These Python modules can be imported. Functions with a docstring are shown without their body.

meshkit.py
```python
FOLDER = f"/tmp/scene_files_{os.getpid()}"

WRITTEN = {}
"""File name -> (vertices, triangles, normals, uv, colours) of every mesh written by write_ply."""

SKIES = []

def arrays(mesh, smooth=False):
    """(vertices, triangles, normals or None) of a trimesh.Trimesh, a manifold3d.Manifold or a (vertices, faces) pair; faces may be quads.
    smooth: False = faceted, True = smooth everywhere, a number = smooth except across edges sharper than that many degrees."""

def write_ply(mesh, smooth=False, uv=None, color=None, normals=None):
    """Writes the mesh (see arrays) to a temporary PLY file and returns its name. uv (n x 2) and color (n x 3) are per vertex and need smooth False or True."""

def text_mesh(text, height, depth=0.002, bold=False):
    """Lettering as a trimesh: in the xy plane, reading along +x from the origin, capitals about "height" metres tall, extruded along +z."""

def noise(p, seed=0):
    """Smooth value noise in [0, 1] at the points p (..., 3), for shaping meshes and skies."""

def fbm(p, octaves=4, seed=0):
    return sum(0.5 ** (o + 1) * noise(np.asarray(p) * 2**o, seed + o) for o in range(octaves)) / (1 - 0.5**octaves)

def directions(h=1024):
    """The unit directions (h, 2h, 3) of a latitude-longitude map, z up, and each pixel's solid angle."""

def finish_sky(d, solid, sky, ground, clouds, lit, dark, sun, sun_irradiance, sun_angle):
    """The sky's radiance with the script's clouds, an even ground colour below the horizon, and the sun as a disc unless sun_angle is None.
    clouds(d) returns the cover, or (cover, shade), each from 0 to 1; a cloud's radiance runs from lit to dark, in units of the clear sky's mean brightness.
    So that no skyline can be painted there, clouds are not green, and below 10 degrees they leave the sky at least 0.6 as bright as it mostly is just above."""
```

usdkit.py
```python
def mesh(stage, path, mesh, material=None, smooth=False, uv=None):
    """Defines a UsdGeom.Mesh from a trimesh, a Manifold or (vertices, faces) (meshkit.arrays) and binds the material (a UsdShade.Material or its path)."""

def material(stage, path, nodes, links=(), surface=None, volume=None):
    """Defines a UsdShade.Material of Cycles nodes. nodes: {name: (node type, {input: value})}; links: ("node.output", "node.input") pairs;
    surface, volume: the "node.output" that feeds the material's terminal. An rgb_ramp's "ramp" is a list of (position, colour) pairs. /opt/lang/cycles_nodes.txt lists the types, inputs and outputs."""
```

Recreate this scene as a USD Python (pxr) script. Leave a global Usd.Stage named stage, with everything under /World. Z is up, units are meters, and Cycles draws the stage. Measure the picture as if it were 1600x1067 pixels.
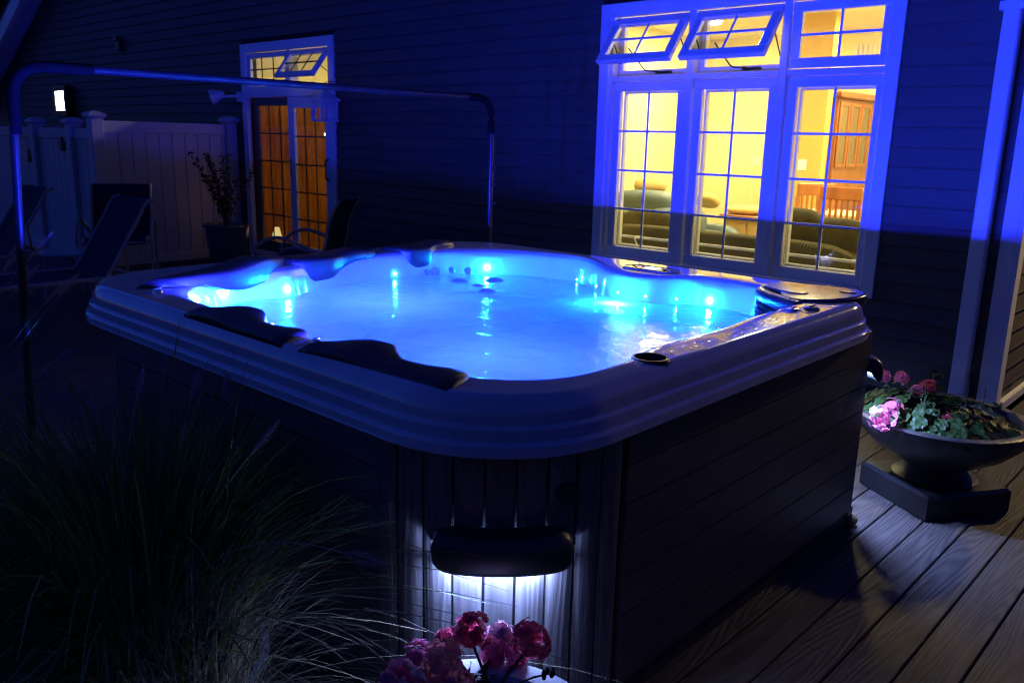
import math, random
import numpy as np
import usdkit, meshkit
from pxr import Usd, UsdGeom, UsdLux, UsdShade, Gf, Sdf

stage = Usd.Stage.CreateInMemory()
UsdGeom.SetStageUpAxis(stage, UsdGeom.Tokens.z)
UsdGeom.SetStageMetersPerUnit(stage, 1.0)
UsdGeom.Xform.Define(stage, '/World')
UsdGeom.Scope.Define(stage, '/World/Looks')
rng = np.random.default_rng(7)
random.seed(7)
PI = math.pi

# ------------------------------------------------------------------ camera, sky, exposure
YAW, PITCH, ROLL = 0.74256, 0.23387, 0.022616
EYE = np.array([1.0651, -1.1495, 1.4754])
fwd = np.array([-math.sin(YAW) * math.cos(PITCH), math.cos(YAW) * math.cos(PITCH), -math.sin(PITCH)])
rgt = np.array([math.cos(YAW), math.sin(YAW), 0.0])
upv = np.cross(rgt, fwd)
R_ = rgt * math.cos(ROLL) + upv * math.sin(ROLL)
U_ = -rgt * math.sin(ROLL) + upv * math.cos(ROLL)
cam = UsdGeom.Camera.Define(stage, '/World/camera')
m = Gf.Matrix4d(1.0)
for i, v in enumerate((R_, U_, -fwd, EYE)):
    m.SetRow(i, Gf.Vec4d(*map(float, v), 1.0 if i == 3 else 0.0))
cam.AddTransformOp().Set(m)
cam.CreateHorizontalApertureAttr(36.0)
cam.CreateVerticalApertureAttr(36.0 * 682 / 1024)
cam.CreateFocalLengthAttr(1329.02 / 1600 * 36.0)
cam.CreateClippingRangeAttr(Gf.Vec2f(0.02, 500))
cam.CreateFStopAttr(7.1)
cam.CreateFocusDistanceAttr(2.6)
STOPS = 4.0                        # a long night exposure
cam.CreateExposureAttr(STOPS)
LAMP = 2.0 ** -STOPS

SUN_EL, SUN_ROT = math.radians(-2.0), math.radians(250.0)
SKY_STRENGTH = 0.12
SKY_TINT = (0.24, 0.34, 0.68)
sky_mat = usdkit.material(stage, '/World/Looks/sky', {
    's': ('sky_texture', {'sky_type': 'single_scattering', 'sun_disc': False, 'sun_elevation': SUN_EL, 'sun_rotation': SUN_ROT, 'ozone_density': 5.0}),
    't': ('mix_color', {'blend_type': 'multiply', 'fac': 1.0, 'b': SKY_TINT, 'use_clamp': False}),
    'b': ('background_shader', {'strength': SKY_STRENGTH})},
    [('s.color', 't.a'), ('t.result', 'b.color')], surface='b.background')
dome = UsdLux.DomeLight.Define(stage, '/World/sky')
UsdShade.MaterialBindingAPI.Apply(dome.GetPrim()).Bind(sky_mat)
dome.GetPrim().SetCustomDataByKey('label', 'deep blue dusk sky above the trees behind the house')
dome.GetPrim().SetCustomDataByKey('kind', 'structure')

LED = (0.014, 0.024, 1.0)          # the tub's blue light-emitting diodes
LED_WALL = (0.003, 0.17, 1.0)
WARM = (1.0, 0.87, 0.40)
COOL = (0.26, 0.38, 1.0)
HID = 50000.0                      # radiance of a rim light
SEEN = 6500.0
POOL = 1350.0
CORNER = 500.0
ROOM = 560.0
DOORROOM = 560.0
PORCH = 780.0

# ------------------------------------------------------------------ materials
MATS = {}
def mat(name, color, rough=0.5, spec=0.5, metal=0.0, var=None, bump=None, coat=0.0, **kw):
    """plain principled with optional noise variation of colour: var=(amount, scale xyz) and bump=(strength, scale xyz)"""
    if name in MATS: return MATS[name]
    p = {'base_color': color, 'roughness': rough, 'specular_ior_level': spec, 'metallic': metal}
    if coat: p['coat_weight'] = coat; p['coat_roughness'] = 0.05
    p.update(kw)
    n, l = {'p': ('principled_bsdf', p)}, []
    if var or bump: n['g'] = ('geometry', {})
    if var:
        a, sc = var
        n['m'] = ('mapping', {'scale': sc}); n['o'] = ('object_info', {})
        n['no'] = ('noise_texture', {'scale': 1.0, 'detail': 5.0, 'roughness': 0.6})
        n['add'] = ('vector_math', {'math_type': 'add'}); n['mul'] = ('vector_math', {'math_type': 'scale', 'scale': 37.0})
        n['cc'] = ('combine_xyz', {})
        l += [('o.random', 'cc.x'), ('o.random', 'cc.y'), ('cc.vector', 'mul.vector1'), ('g.position', 'add.vector1'), ('mul.vector', 'add.vector2'), ('add.vector', 'm.vector'), ('m.vector', 'no.vector')]
        c = np.array(color)
        n['r'] = ('rgb_ramp', {'ramp': [(0.25, tuple(c * (1 - a))), (0.5, tuple(c)), (0.75, tuple(np.minimum(c * (1 + a), 1)))]})
        l += [('no.fac', 'r.fac'), ('r.color', 'p.base_color')]
    if bump:
        s, sc = bump
        n['bm'] = ('mapping', {'scale': sc}); n['bn'] = ('noise_texture', {'scale': 1.0, 'detail': 4.0})
        n['b'] = ('bump', {'strength': s, 'distance': 0.01})
        l += [('g.position', 'bm.vector'), ('bm.vector', 'bn.vector'), ('bn.fac', 'b.height'), ('b.normal', 'p.normal')]
    MATS[name] = usdkit.material(stage, '/World/Looks/' + name, n, l, surface='p.BSDF')
    return MATS[name]

def glow(name, color, strength):
    if name not in MATS:
        MATS[name] = usdkit.material(stage, '/World/Looks/' + name, {'e': ('emission', {'color': color, 'strength': strength * LAMP})}, [], surface='e.emission')
    return MATS[name]

def leafy(name, color, trans, rough=0.5, var=0.35):
    if name in MATS: return MATS[name]
    c = np.array(color)
    MATS[name] = usdkit.material(stage, '/World/Looks/' + name, {
        'g': ('geometry', {}), 'no': ('noise_texture', {'scale': 38.0, 'detail': 2.0}),
        'w': ('math', {'math_type': 'add'}), 'h': ('math', {'math_type': 'multiply', 'value2': 0.5}),
        'r': ('rgb_ramp', {'ramp': [(0.2, tuple(c * (1 - var))), (0.5, tuple(c)), (0.8, tuple(np.minimum(c * (1 + var), 1)))]}),
        'p': ('principled_bsdf', {'roughness': rough, 'specular_ior_level': 0.35}), 't': ('translucent_bsdf', {}), 'x': ('mix_closure', {'fac': trans})},
        [('g.position', 'no.vector'), ('no.fac', 'w.value1'), ('g.random_per_island', 'w.value2'), ('w.value', 'h.value1'), ('h.value', 'r.fac'),
         ('r.color', 'p.base_color'), ('r.color', 't.color'), ('p.BSDF', 'x.closure1'), ('t.BSDF', 'x.closure2')], surface='x.closure')
    return MATS[name]

def wood_grain(name, base, dark, rough, along, bumpy=0.25, cell=None, spec=0.4):
    """embossed cathedral grain, stretched along an axis ('x', 'y' or 'z'), shifted per board"""
    if name in MATS: return MATS[name]
    sc = {'x': (1.1, 15.0, 15.0), 'y': (15.0, 1.1, 15.0), 'z': (15.0, 15.0, 1.1)}[along]
    b, d = np.array(base), np.array(dark)
    MATS[name] = usdkit.material(stage, '/World/Looks/' + name, {
        'g': ('geometry', {}), 'o': ('object_info', {}), 'cc': ('combine_xyz', {}), 'mul': ('vector_math', {'math_type': 'scale', 'scale': 53.0}),
        'add': ('vector_math', {'math_type': 'add'}), 'm': ('mapping', {'scale': sc}),
        'n1': ('noise_texture', {'scale': 0.55, 'detail': 1.5, 'roughness': 0.45}),
        'k': ('math', {'math_type': 'multiply', 'value2': 36.0}), 'fr': ('math', {'math_type': 'pingpong', 'value2': 1.0}),
        'fine': ('noise_texture', {'scale': 9.0, 'detail': 3.0}),
        'mx': ('math', {'math_type': 'multiply_add', 'value2': 0.55}), 'off': ('math', {'math_type': 'multiply_add', 'value2': 0.7, 'value3': -0.15}),
        'big': ('noise_texture', {'scale': 0.12, 'detail': 3.0}), 'bm': ('math', {'math_type': 'multiply_add', 'value2': 0.9, 'value3': 0.55}),
        'r': ('rgb_ramp', {'ramp': [(0.12, tuple(d)), (0.42, tuple(0.5 * (b + d))), (0.7, tuple(b))]}),
        'v': ('hsv', {}),
        'bu': ('bump', {'strength': bumpy, 'distance': 0.004}), 'p': ('principled_bsdf', {'roughness': rough, 'specular_ior_level': spec})},
        [('o.random', 'cc.x'), ('o.random', 'cc.y'), ('o.random', 'cc.z'), ('cc.vector', 'mul.vector1'), ('g.position', 'add.vector1'), ('mul.vector', 'add.vector2'),
         ('add.vector', 'm.vector'), ('m.vector', 'n1.vector'), ('n1.fac', 'k.value1'), ('k.value', 'fr.value1'), ('m.vector', 'fine.vector'),
         ('fr.value', 'mx.value1'), ('fine.fac', 'off.value1'), ('off.value', 'mx.value3'), ('mx.value', 'r.fac'),
         ('m.vector', 'big.vector'), ('big.fac', 'bm.value1'), ('bm.value', 'v.value'), ('r.color', 'v.color'), ('v.color', 'p.base_color'),
         ('mx.value', 'bu.height'), ('bu.normal', 'p.normal')], surface='p.BSDF')
    return MATS[name]

M_siding = mat('siding_vinyl', (0.090, 0.078, 0.060), 0.55, 0.35, var=(0.14, (0.6, 0.6, 9.0)), bump=(0.12, (3.0, 60.0, 60.0)))
M_trim = mat('white_trim', (0.74, 0.74, 0.73), 0.35, 0.45, var=(0.05, (3, 3, 3)))
M_fence = mat('white_vinyl_fence', (0.50, 0.49, 0.47), 0.4, 0.4, var=(0.08, (3, 3, 1.0)))
M_deck = wood_grain('composite_deck', (0.074, 0.061, 0.051), (0.032, 0.026, 0.022), 0.62, 'y', 0.6, spec=0.25)
M_skirt_h = wood_grain('cabinet_board_grain_long', (0.066, 0.055, 0.049), (0.042, 0.034, 0.031), 0.5, 'y', 0.15)
M_skirt_x = wood_grain('cabinet_board_grain_cross', (0.066, 0.055, 0.049), (0.042, 0.034, 0.031), 0.5, 'x', 0.15)
M_skirt_v = wood_grain('cabinet_board_grain_upright', (0.105, 0.092, 0.085), (0.060, 0.052, 0.048), 0.42, 'z', 0.35)
M_black = mat('dark_backing', (0.01, 0.01, 0.01), 0.8)
M_pillow = mat('black_foam_pillow', (0.022, 0.020, 0.020), 0.42, 0.5, bump=(0.08, (160, 160, 160)))
M_lid = mat('dark_bronze_plastic', (0.045, 0.037, 0.030), 0.20, 0.8, bump=(0.05, (220, 220, 220)))
M_plastic = mat('black_plastic', (0.012, 0.012, 0.014), 0.4)
M_chrome = mat('chrome', (0.75, 0.75, 0.77), 0.12, 0.5, 1.0)
M_gold = mat('gold_emblem', (0.85, 0.62, 0.25), 0.2, 0.5, 1.0)
M_tube = mat('dark_powder_coated_tube', (0.022, 0.021, 0.023), 0.36, 0.35)
M_foam = mat('black_foam_sleeve', (0.008, 0.008, 0.008), 1.0, 0.02)
M_frame = mat('tan_aluminium_frame', (0.34, 0.30, 0.26), 0.4, 0.5)
M_sling = mat('navy_sling_fabric', (0.020, 0.026, 0.045), 0.8, 0.2, bump=(0.2, (300, 300, 300)))
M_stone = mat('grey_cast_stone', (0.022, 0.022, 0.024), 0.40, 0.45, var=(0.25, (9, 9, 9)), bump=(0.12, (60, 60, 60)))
M_paleceramic = mat('pale_ceramic', (0.62, 0.61, 0.58), 0.30, 0.5, var=(0.06, (12, 12, 12)))
M_glaze = mat('dark_glazed_ceramic', (0.05, 0.06, 0.085), 0.16, 0.6, coat=0.5)
M_soil = mat('potting_soil', (0.022, 0.016, 0.012), 0.95, 0.1, var=(0.4, (60, 60, 60)), bump=(0.8, (90, 90, 90)))
M_lawn = mat('lawn_soil', (0.03, 0.035, 0.02), 0.95, 0.1, var=(0.4, (2, 2, 2)))
M_roomwall = mat('cream_painted_wall', (0.81, 0.75, 0.48), 0.7, 0.2, var=(0.03, (1.5, 1.5, 1.5)))
M_orange = mat('ochre_painted_wall', (0.64, 0.42, 0.13), 0.7, 0.2)
M_ceiling = mat('white_ceiling', (0.8, 0.77, 0.68), 0.8)
M_floorwood = mat('oak_floor', (0.30, 0.17, 0.08), 0.35, 0.4, var=(0.3, (1.2, 12, 12)))
M_cherry = mat('cherry_wood', (0.30, 0.10, 0.035), 0.35, 0.45, var=(0.3, (14, 14, 1.6)))
M_tabletop = mat('maple_tabletop', (0.60, 0.40, 0.18), 0.4)
M_olive = mat('olive_upholstery', (0.085, 0.072, 0.036), 0.85, 0.15, var=(0.3, (14, 14, 14)), bump=(0.3, (90, 90, 90)))
M_greyblue = mat('grey_blue_leather', (0.11, 0.145, 0.18), 0.5, 0.35, var=(0.12, (6, 6, 6)))
M_tan = mat('tan_fabric', (0.62, 0.44, 0.20), 0.8, 0.1)
M_tweed = usdkit.material(stage, '/World/Looks/houndstooth_weave', {
    'g': ('geometry', {}), 'm': ('mapping', {'scale': (1, 1, 1)}), 'c': ('checker_texture', {'color1': (0.03, 0.026, 0.016), 'color2': (0.15, 0.13, 0.075), 'scale': 85.0}),
    'p': ('principled_bsdf', {'roughness': 0.9, 'specular_ior_level': 0.1})}, [('g.position', 'm.vector'), ('m.vector', 'c.vector'), ('c.color', 'p.base_color')], surface='p.BSDF')
M_curtain = usdkit.material(stage, '/World/Looks/ochre_curtain', {
    'g': ('geometry', {}), 'n': ('noise_texture', {'scale': 3.0}), 'r': ('rgb_ramp', {'ramp': [(0.3, (0.22, 0.065, 0.008)), (0.7, (0.34, 0.125, 0.02))]}),
    'd': ('diffuse_bsdf', {}), 't': ('translucent_bsdf', {}), 'x': ('mix_closure', {'fac': 0.45})},
    [('g.position', 'n.vector'), ('n.fac', 'r.fac'), ('r.color', 'd.color'), ('r.color', 't.color'), ('d.BSDF', 'x.closure1'), ('t.BSDF', 'x.closure2')], surface='x.closure')
M_glass = usdkit.material(stage, '/World/Looks/window_glass', {
    'l': ('layer_weight', {'blend': 0.5}), 'pw': ('math', {'math_type': 'power', 'value2': 5.0}), 'f': ('math', {'math_type': 'multiply_add', 'value2': 0.93, 'value3': 0.035}),
    't': ('transparent_bsdf', {'color': (0.96, 0.97, 0.95)}), 's': ('glossy_bsdf', {'color': (0.9, 0.9, 0.9), 'roughness': 0.0}), 'x': ('mix_closure', {})},
    [('l.facing', 'pw.value1'), ('pw.value', 'f.value1'), ('f.value', 'x.fac'), ('t.BSDF', 'x.closure1'), ('s.BSDF', 'x.closure2')], surface='x.closure')
M_leaf = leafy('geranium_leaf', (0.045, 0.10, 0.022), 0.35)
M_stem = leafy('green_stem', (0.06, 0.10, 0.03), 0.2)
M_pink = leafy('pink_petal', (0.88, 0.27, 0.46), 0.72, 0.6, 0.25)
M_palepink = leafy('pale_pink_petal', (0.85, 0.42, 0.55), 0.5, 0.6, 0.15)
M_crimson = leafy('crimson_petal', (0.74, 0.12, 0.22), 0.72, 0.6, 0.35)
M_coral = leafy('coral_petal', (0.90, 0.34, 0.34), 0.66, 0.6, 0.25)
M_blade = leafy('grass_blade', (0.20, 0.34, 0.055), 0.45, 0.4, 0.6)
M_straw = leafy('straw_blade', (0.46, 0.40, 0.22), 0.3, 0.5, 0.4)
M_plume = leafy('grass_plume', (0.58, 0.45, 0.46), 0.5, 0.7, 0.3)
M_darkleaf = leafy('shrub_leaf', (0.045, 0.038, 0.02), 0.3)
M_bark = mat('bark', (0.06, 0.045, 0.03), 0.9)
M_tree = leafy('tree_leaf', (0.03, 0.05, 0.02), 0.3)

# pearl acrylic shell: wet beads of water on the flat rim
M_shell = usdkit.material(stage, '/World/Looks/pearl_acrylic', {
    'g': ('geometry', {}), 'mp': ('mapping', {'scale': (2.4, 2.4, 2.4)}), 'n': ('noise_texture', {'scale': 1.0, 'detail': 5.0, 'distortion': 1.2}),
    'r': ('rgb_ramp', {'ramp': [(0.3, (0.42, 0.42, 0.45)), (0.5, (0.48, 0.48, 0.50)), (0.7, (0.55, 0.55, 0.56))]}),
    'vo': ('voronoi_texture', {'feature': 'f1', 'scale': 120.0}), 'vr': ('rgb_ramp', {'ramp': [(0.0, (1, 1, 1)), (0.22, (0.6, 0.6, 0.6)), (0.32, (0, 0, 0))]}),
    'wn': ('noise_texture', {'scale': 5.0, 'detail': 2.0}), 'wr': ('rgb_ramp', {'ramp': [(0.52, (0, 0, 0)), (0.66, (1, 1, 1))]}),
    'mm': ('mix_color', {'blend_type': 'multiply', 'fac': 1.0}), 'bw': ('rgb_to_bw', {}),
    'b': ('bump', {'strength': 0.10, 'distance': 0.003}),
    'p': ('principled_bsdf', {'roughness': 0.10, 'specular_ior_level': 0.6, 'coat_weight': 1.0, 'coat_roughness': 0.015})},
    [('g.position', 'mp.vector'), ('mp.vector', 'n.vector'), ('n.fac', 'r.fac'), ('r.color', 'p.base_color'), ('g.position', 'vo.vector'), ('vo.distance', 'vr.fac'),
     ('g.position', 'wn.vector'), ('wn.fac', 'wr.fac'), ('vr.color', 'mm.a'), ('wr.color', 'mm.b'), ('mm.result', 'bw.color'), ('bw.val', 'b.height'),
     ('b.normal', 'p.normal'), ('b.normal', 'p.coat_normal')], surface='p.BSDF')
# aerated water: light comes up through the foam, the surface mirrors at a low angle
M_water = usdkit.material(stage, '/World/Looks/aerated_water', {
    'g': ('geometry', {}), 'm': ('mapping', {'scale': (7.0, 7.0, 7.0)}), 'n': ('noise_texture', {'scale': 1.0, 'detail': 3.0, 'distortion': 0.6}),
    'fw': ('noise_texture', {'scale': 9.0, 'detail': 2.0}), 'sm': ('math', {'math_type': 'multiply_add', 'value2': 0.12}), 'b': ('bump', {'strength': 0.36, 'distance': 0.02}), 'l': ('layer_weight', {'blend': 0.5}), 'pw': ('math', {'math_type': 'power', 'value2': 5.0}), 'f': ('math', {'math_type': 'multiply_add', 'value2': 0.95, 'value3': 0.02}),
    'foam': ('noise_texture', {'scale': 2.2, 'detail': 5.0, 'distortion': 1.5}), 'fr': ('map_range', {'from_min': 0.35, 'from_max': 0.7, 'to_min': 0.06, 'to_max': 0.24}),
    'd': ('translucent_bsdf', {'color': (0.92, 0.94, 0.96)}), 't': ('transparent_bsdf', {'color': (0.75, 0.88, 1.0)}), 'x1': ('mix_closure', {}),
    's': ('glossy_bsdf', {'color': (1, 1, 1), 'roughness': 0.12}), 'x2': ('mix_closure', {})},
    [('g.position', 'm.vector'), ('m.vector', 'n.vector'), ('m.vector', 'fw.vector'), ('fw.fac', 'sm.value1'), ('n.fac', 'sm.value3'), ('sm.value', 'b.height'), ('b.normal', 's.normal'), ('b.normal', 'l.normal'), ('l.facing', 'pw.value1'), ('pw.value', 'f.value1'), ('g.position', 'foam.vector'), ('foam.fac', 'fr.value'), ('fr.result', 'x1.fac'),
     ('d.BSDF', 'x1.closure1'), ('t.BSDF', 'x1.closure2'), ('f.value', 'x2.fac'), ('x1.closure', 'x2.closure1'), ('s.BSDF', 'x2.closure2')], surface='x2.closure')

# ------------------------------------------------------------------ scene building helpers
ORIGIN, TAKEN = {}, {}
def fresh(parent, name):
    k = (parent, name); n = TAKEN.get(k, -1) + 1; TAKEN[k] = n
    return f'{parent}/{name}' if n == 0 else f'{parent}/{name}_{n:03d}'
def tag(prim, label=None, cat=None, group=None, kind=None):
    for k, v in (('label', label), ('category', cat), ('group', group), ('kind', kind)):
        if v: prim.SetCustomDataByKey(k, v)
    return prim
def thing(name, label, cat, loc=(0, 0, 0), group=None, rotz=0.0, kind=None):
    path = fresh('/World', name)
    x = UsdGeom.Xform.Define(stage, path)
    x.AddTranslateOp().Set(Gf.Vec3d(*map(float, loc)))
    if rotz: x.AddRotateZOp().Set(math.degrees(rotz))
    tag(x.GetPrim(), label, cat, group, kind)
    ORIGIN[path] = np.array(loc, float) if not rotz else np.zeros(3)
    return path
def obj(name, mesh, material, parent='/World', smooth=40, label=None, kind=None, cat=None, group=None):
    """one Mesh prim. Vertices are given in world space for things placed without rotation."""
    path = fresh(parent, name)
    o = np.zeros(3)
    for k, v in ORIGIN.items():
        if path.startswith(k + '/'): o = v
    v, f = mesh
    p = usdkit.mesh(stage, path, (np.asarray(v, float) - o, np.asarray(f)), material, smooth)
    tag(p.GetPrim(), label, cat, group, kind)
    return path
def copy_of(src, loc, rotz, label, group=None):
    name = src.rsplit('/', 1)[1].rstrip('0123456789').rstrip('_')
    path = fresh('/World', name)
    x = UsdGeom.Xform.Define(stage, path)
    x.GetPrim().GetReferences().AddInternalReference(src)
    x.GetPrim().SetInstanceable(True)
    x.ClearXformOpOrder()
    for a in ('xformOp:translate', 'xformOp:rotateZ'):
        pass
    x.AddTranslateOp().Set(Gf.Vec3d(*map(float, loc)))
    if rotz: x.AddRotateZOp().Set(math.degrees(rotz))
    was = stage.GetPrimAtPath(src).GetCustomData()
    tag(x.GetPrim(), label, was.get('category'), group or was.get('group'))
    return path

# ------------------------------------------------------------------ mesh helpers; a mesh is (vertices, triangles)
def quads(f):
    f = np.asarray(f); return np.vstack([f[:, [0, 1, 2]], f[:, [0, 2, 3]]])
def join(*ms):
    ms = [x for x in ms if x is not None and len(x[0])]
    at = np.cumsum([0] + [len(x[0]) for x in ms])
    return np.vstack([x[0] for x in ms]), np.vstack([np.asarray(x[1]) + a for x, a in zip(ms, at)])
def box(x0, x1, y0, y1, z0, z1, b=0.0):
    """box with chamfered edges"""
    lo, hi = np.array([x0, y0, z0], float), np.array([x1, y1, z1], float)
    lo, hi = np.minimum(lo, hi), np.maximum(lo, hi)
    b = min(b, *(0.45 * (hi - lo)))
    if b <= 0:
        v = np.array([[(lo, hi)[i][0], (lo, hi)[j][1], (lo, hi)[k][2]] for i in (0, 1) for j in (0, 1) for k in (0, 1)])
        f = [[0, 1, 3, 2], [4, 6, 7, 5], [0, 4, 5, 1], [2, 3, 7, 6], [0, 2, 6, 4], [1, 5, 7, 3]]
        return v, quads(f)
    import trimesh
    pts = []
    for i in (0, 1):
        for j in (0, 1):
            for k in (0, 1):
                c = np.array([(lo, hi)[i][0], (lo, hi)[j][1], (lo, hi)[k][2]]); s = np.array([1 - 2 * i, 1 - 2 * j, 1 - 2 * k])
                for a in range(3):
                    o = s * b; o[a] = 0; pts.append(c + o)
    h = trimesh.convex.convex_hull(np.array(pts))
    return np.array(h.vertices), np.array(h.faces)
def rotz(mesh, a, c=(0, 0)):
    v = np.array(mesh[0], float); x, y = v[:, 0] - c[0], v[:, 1] - c[1]
    v[:, 0], v[:, 1] = c[0] + x * math.cos(a) - y * math.sin(a), c[1] + x * math.sin(a) + y * math.cos(a)
    return v, mesh[1]
def rotx(mesh, a, c=(0, 0)):
    v = np.array(mesh[0], float); y, z = v[:, 1] - c[0], v[:, 2] - c[1]
    v[:, 1], v[:, 2] = c[0] + y * math.cos(a) - z * math.sin(a), c[1] + y * math.sin(a) + z * math.cos(a)
    return v, mesh[1]
def move(mesh, d): return np.asarray(mesh[0]) + np.asarray(d, float), mesh[1]
def loft(rings, closed=True, caps=(False, False)):
    """rings: (k, n, 3)"""
    r = np.asarray(rings, float); k, n = r.shape[:2]
    i, j = np.meshgrid(np.arange(k - 1), np.arange(n if closed else n - 1), indexing='ij')
    j2 = (j + 1) % n
    f = quads(np.stack([i * n + j, i * n + j2, (i + 1) * n + j2, (i + 1) * n + j], -1).reshape(-1, 4))
    v = r.reshape(-1, 3)
    for e, ring in ((0, 0), (1, k - 1)):
        if caps[e]:
            c = len(v); v = np.vstack([v, r[ring].mean(0)]); a = np.arange(n)
            t = np.stack([a + ring * n, (a + 1) % n + ring * n, np.full(n, c)], 1)
            f = np.vstack([f, t[:, ::-1] if e == 0 else t])
    return v, f
def tube(points, r, sides=8, caps=True):
    p = np.asarray(points, float); t = np.gradient(p, axis=0); t /= np.linalg.norm(t, axis=1, keepdims=True) + 1e-12
    ref = np.array([0, 0, 1.0]) if abs(t[:, 2]).mean() < 0.8 else np.array([1.0, 0.2, 0])
    a = np.cross(t, ref); a /= np.linalg.norm(a, axis=1, keepdims=True) + 1e-12
    b = np.cross(t, a); g = np.arange(sides) * 2 * PI / sides
    rr = np.broadcast_to(r, (len(p),))[:, None, None]
    rings = p[:, None] + rr * (np.cos(g)[None, :, None] * a[:, None] + np.sin(g)[None, :, None] * b[:, None])
    return loft(rings, caps=(caps, caps))
def smooth_path(pts, n=40, closed=False):
    from scipy.interpolate import CubicSpline, PchipInterpolator
    p = np.asarray(pts, float)
    if closed: p = np.vstack([p, p[:1]])
    s = np.r_[0, np.cumsum(np.linalg.norm(np.diff(p, axis=0), axis=1))]
    cs = CubicSpline(s, p, bc_type='periodic') if closed else CubicSpline(s, p)
    return cs(np.linspace(0, s[-1], n, endpoint=not closed))
def bent(pts, r, k=6):
    """polyline with rounded corners"""
    p = [np.asarray(q, float) for q in pts]; out = [p[0]]
    for a, b, c in zip(p, p[1:], p[2:]):
        u, w = (a - b) / np.linalg.norm(a - b), (c - b) / np.linalg.norm(c - b)
        for s in np.linspace(0, 1, k):
            q0, q2 = b + u * r, b + w * r
            out.append((1 - s) ** 2 * q0 + 2 * s * (1 - s) * b + s * s * q2)
    out.append(p[-1]); return np.array(out)
def lathe(profile, c=(0, 0, 0), n=40, sx=1.0, sy=1.0):
    g = np.arange(n) * 2 * PI / n; pr = np.asarray(profile, float)
    rings = np.stack([pr[:, :1] * np.cos(g) * sx + c[0], pr[:, :1] * np.sin(g) * sy + c[1], np.repeat(pr[:, 1:], n, 1) + c[2]], -1)
    return loft(rings[::-1] if pr[0, 1] > pr[-1, 1] else rings, caps=(pr[0, 0] > 1e-6 and False, False))
def ball(c, r, n=10, sc=(1, 1, 1)):
    t = np.linspace(0, PI, n); g = np.arange(2 * n) * PI / n
    rings = np.stack([np.outer(np.sin(t), np.cos(g)) * sc[0], np.outer(np.sin(t), np.sin(g)) * sc[1], np.repeat(-np.cos(t)[:, None], 2 * n, 1) * sc[2]], -1) * r + np.asarray(c)
    return loft(rings)
def cushion(c, size, p=3.2, n=18):
    """puffy rounded block (superellipsoid)"""
    v, f = ball((0, 0, 0), 1.0, n)
    k = (np.abs(v) ** p).sum(1) ** (1 / p)
    return v / k[:, None] * np.asarray(size) / 2 + np.asarray(c), f
def prism(poly, z0, z1, bevel=0.0):
    """polygon (n,2) counter-clockwise extruded upwards, top edge bevelled"""
    p = np.asarray(poly, float)
    def inset(d):
        from shapely.geometry import Polygon
        a, b = np.roll(p, 1, 0), np.roll(p, -1, 0)
        t = b - a; nn = np.stack([-t[:, 1], t[:, 0]], 1); nn /= np.linalg.norm(nn, axis=1, keepdims=True)
        return p + nn * d
    lv = [(0, z0), (0, z1 - bevel)]
    if bevel: lv += [(bevel * 0.3, z1 - bevel * 0.3), (bevel, z1)]
    rings = np.stack([np.c_[inset(d) if d else p, np.full(len(p), z)] for d, z in lv])
    return loft(rings, caps=(True, True))
def ribbon(path, w, side, thick=0.0):
    """flat strip along a path"""
    p = np.asarray(path); w = np.broadcast_to(w, (len(p),))[:, None]
    v = np.stack([p - side * w / 2, p + side * w / 2], 1)
    return loft(v, closed=False)

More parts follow.
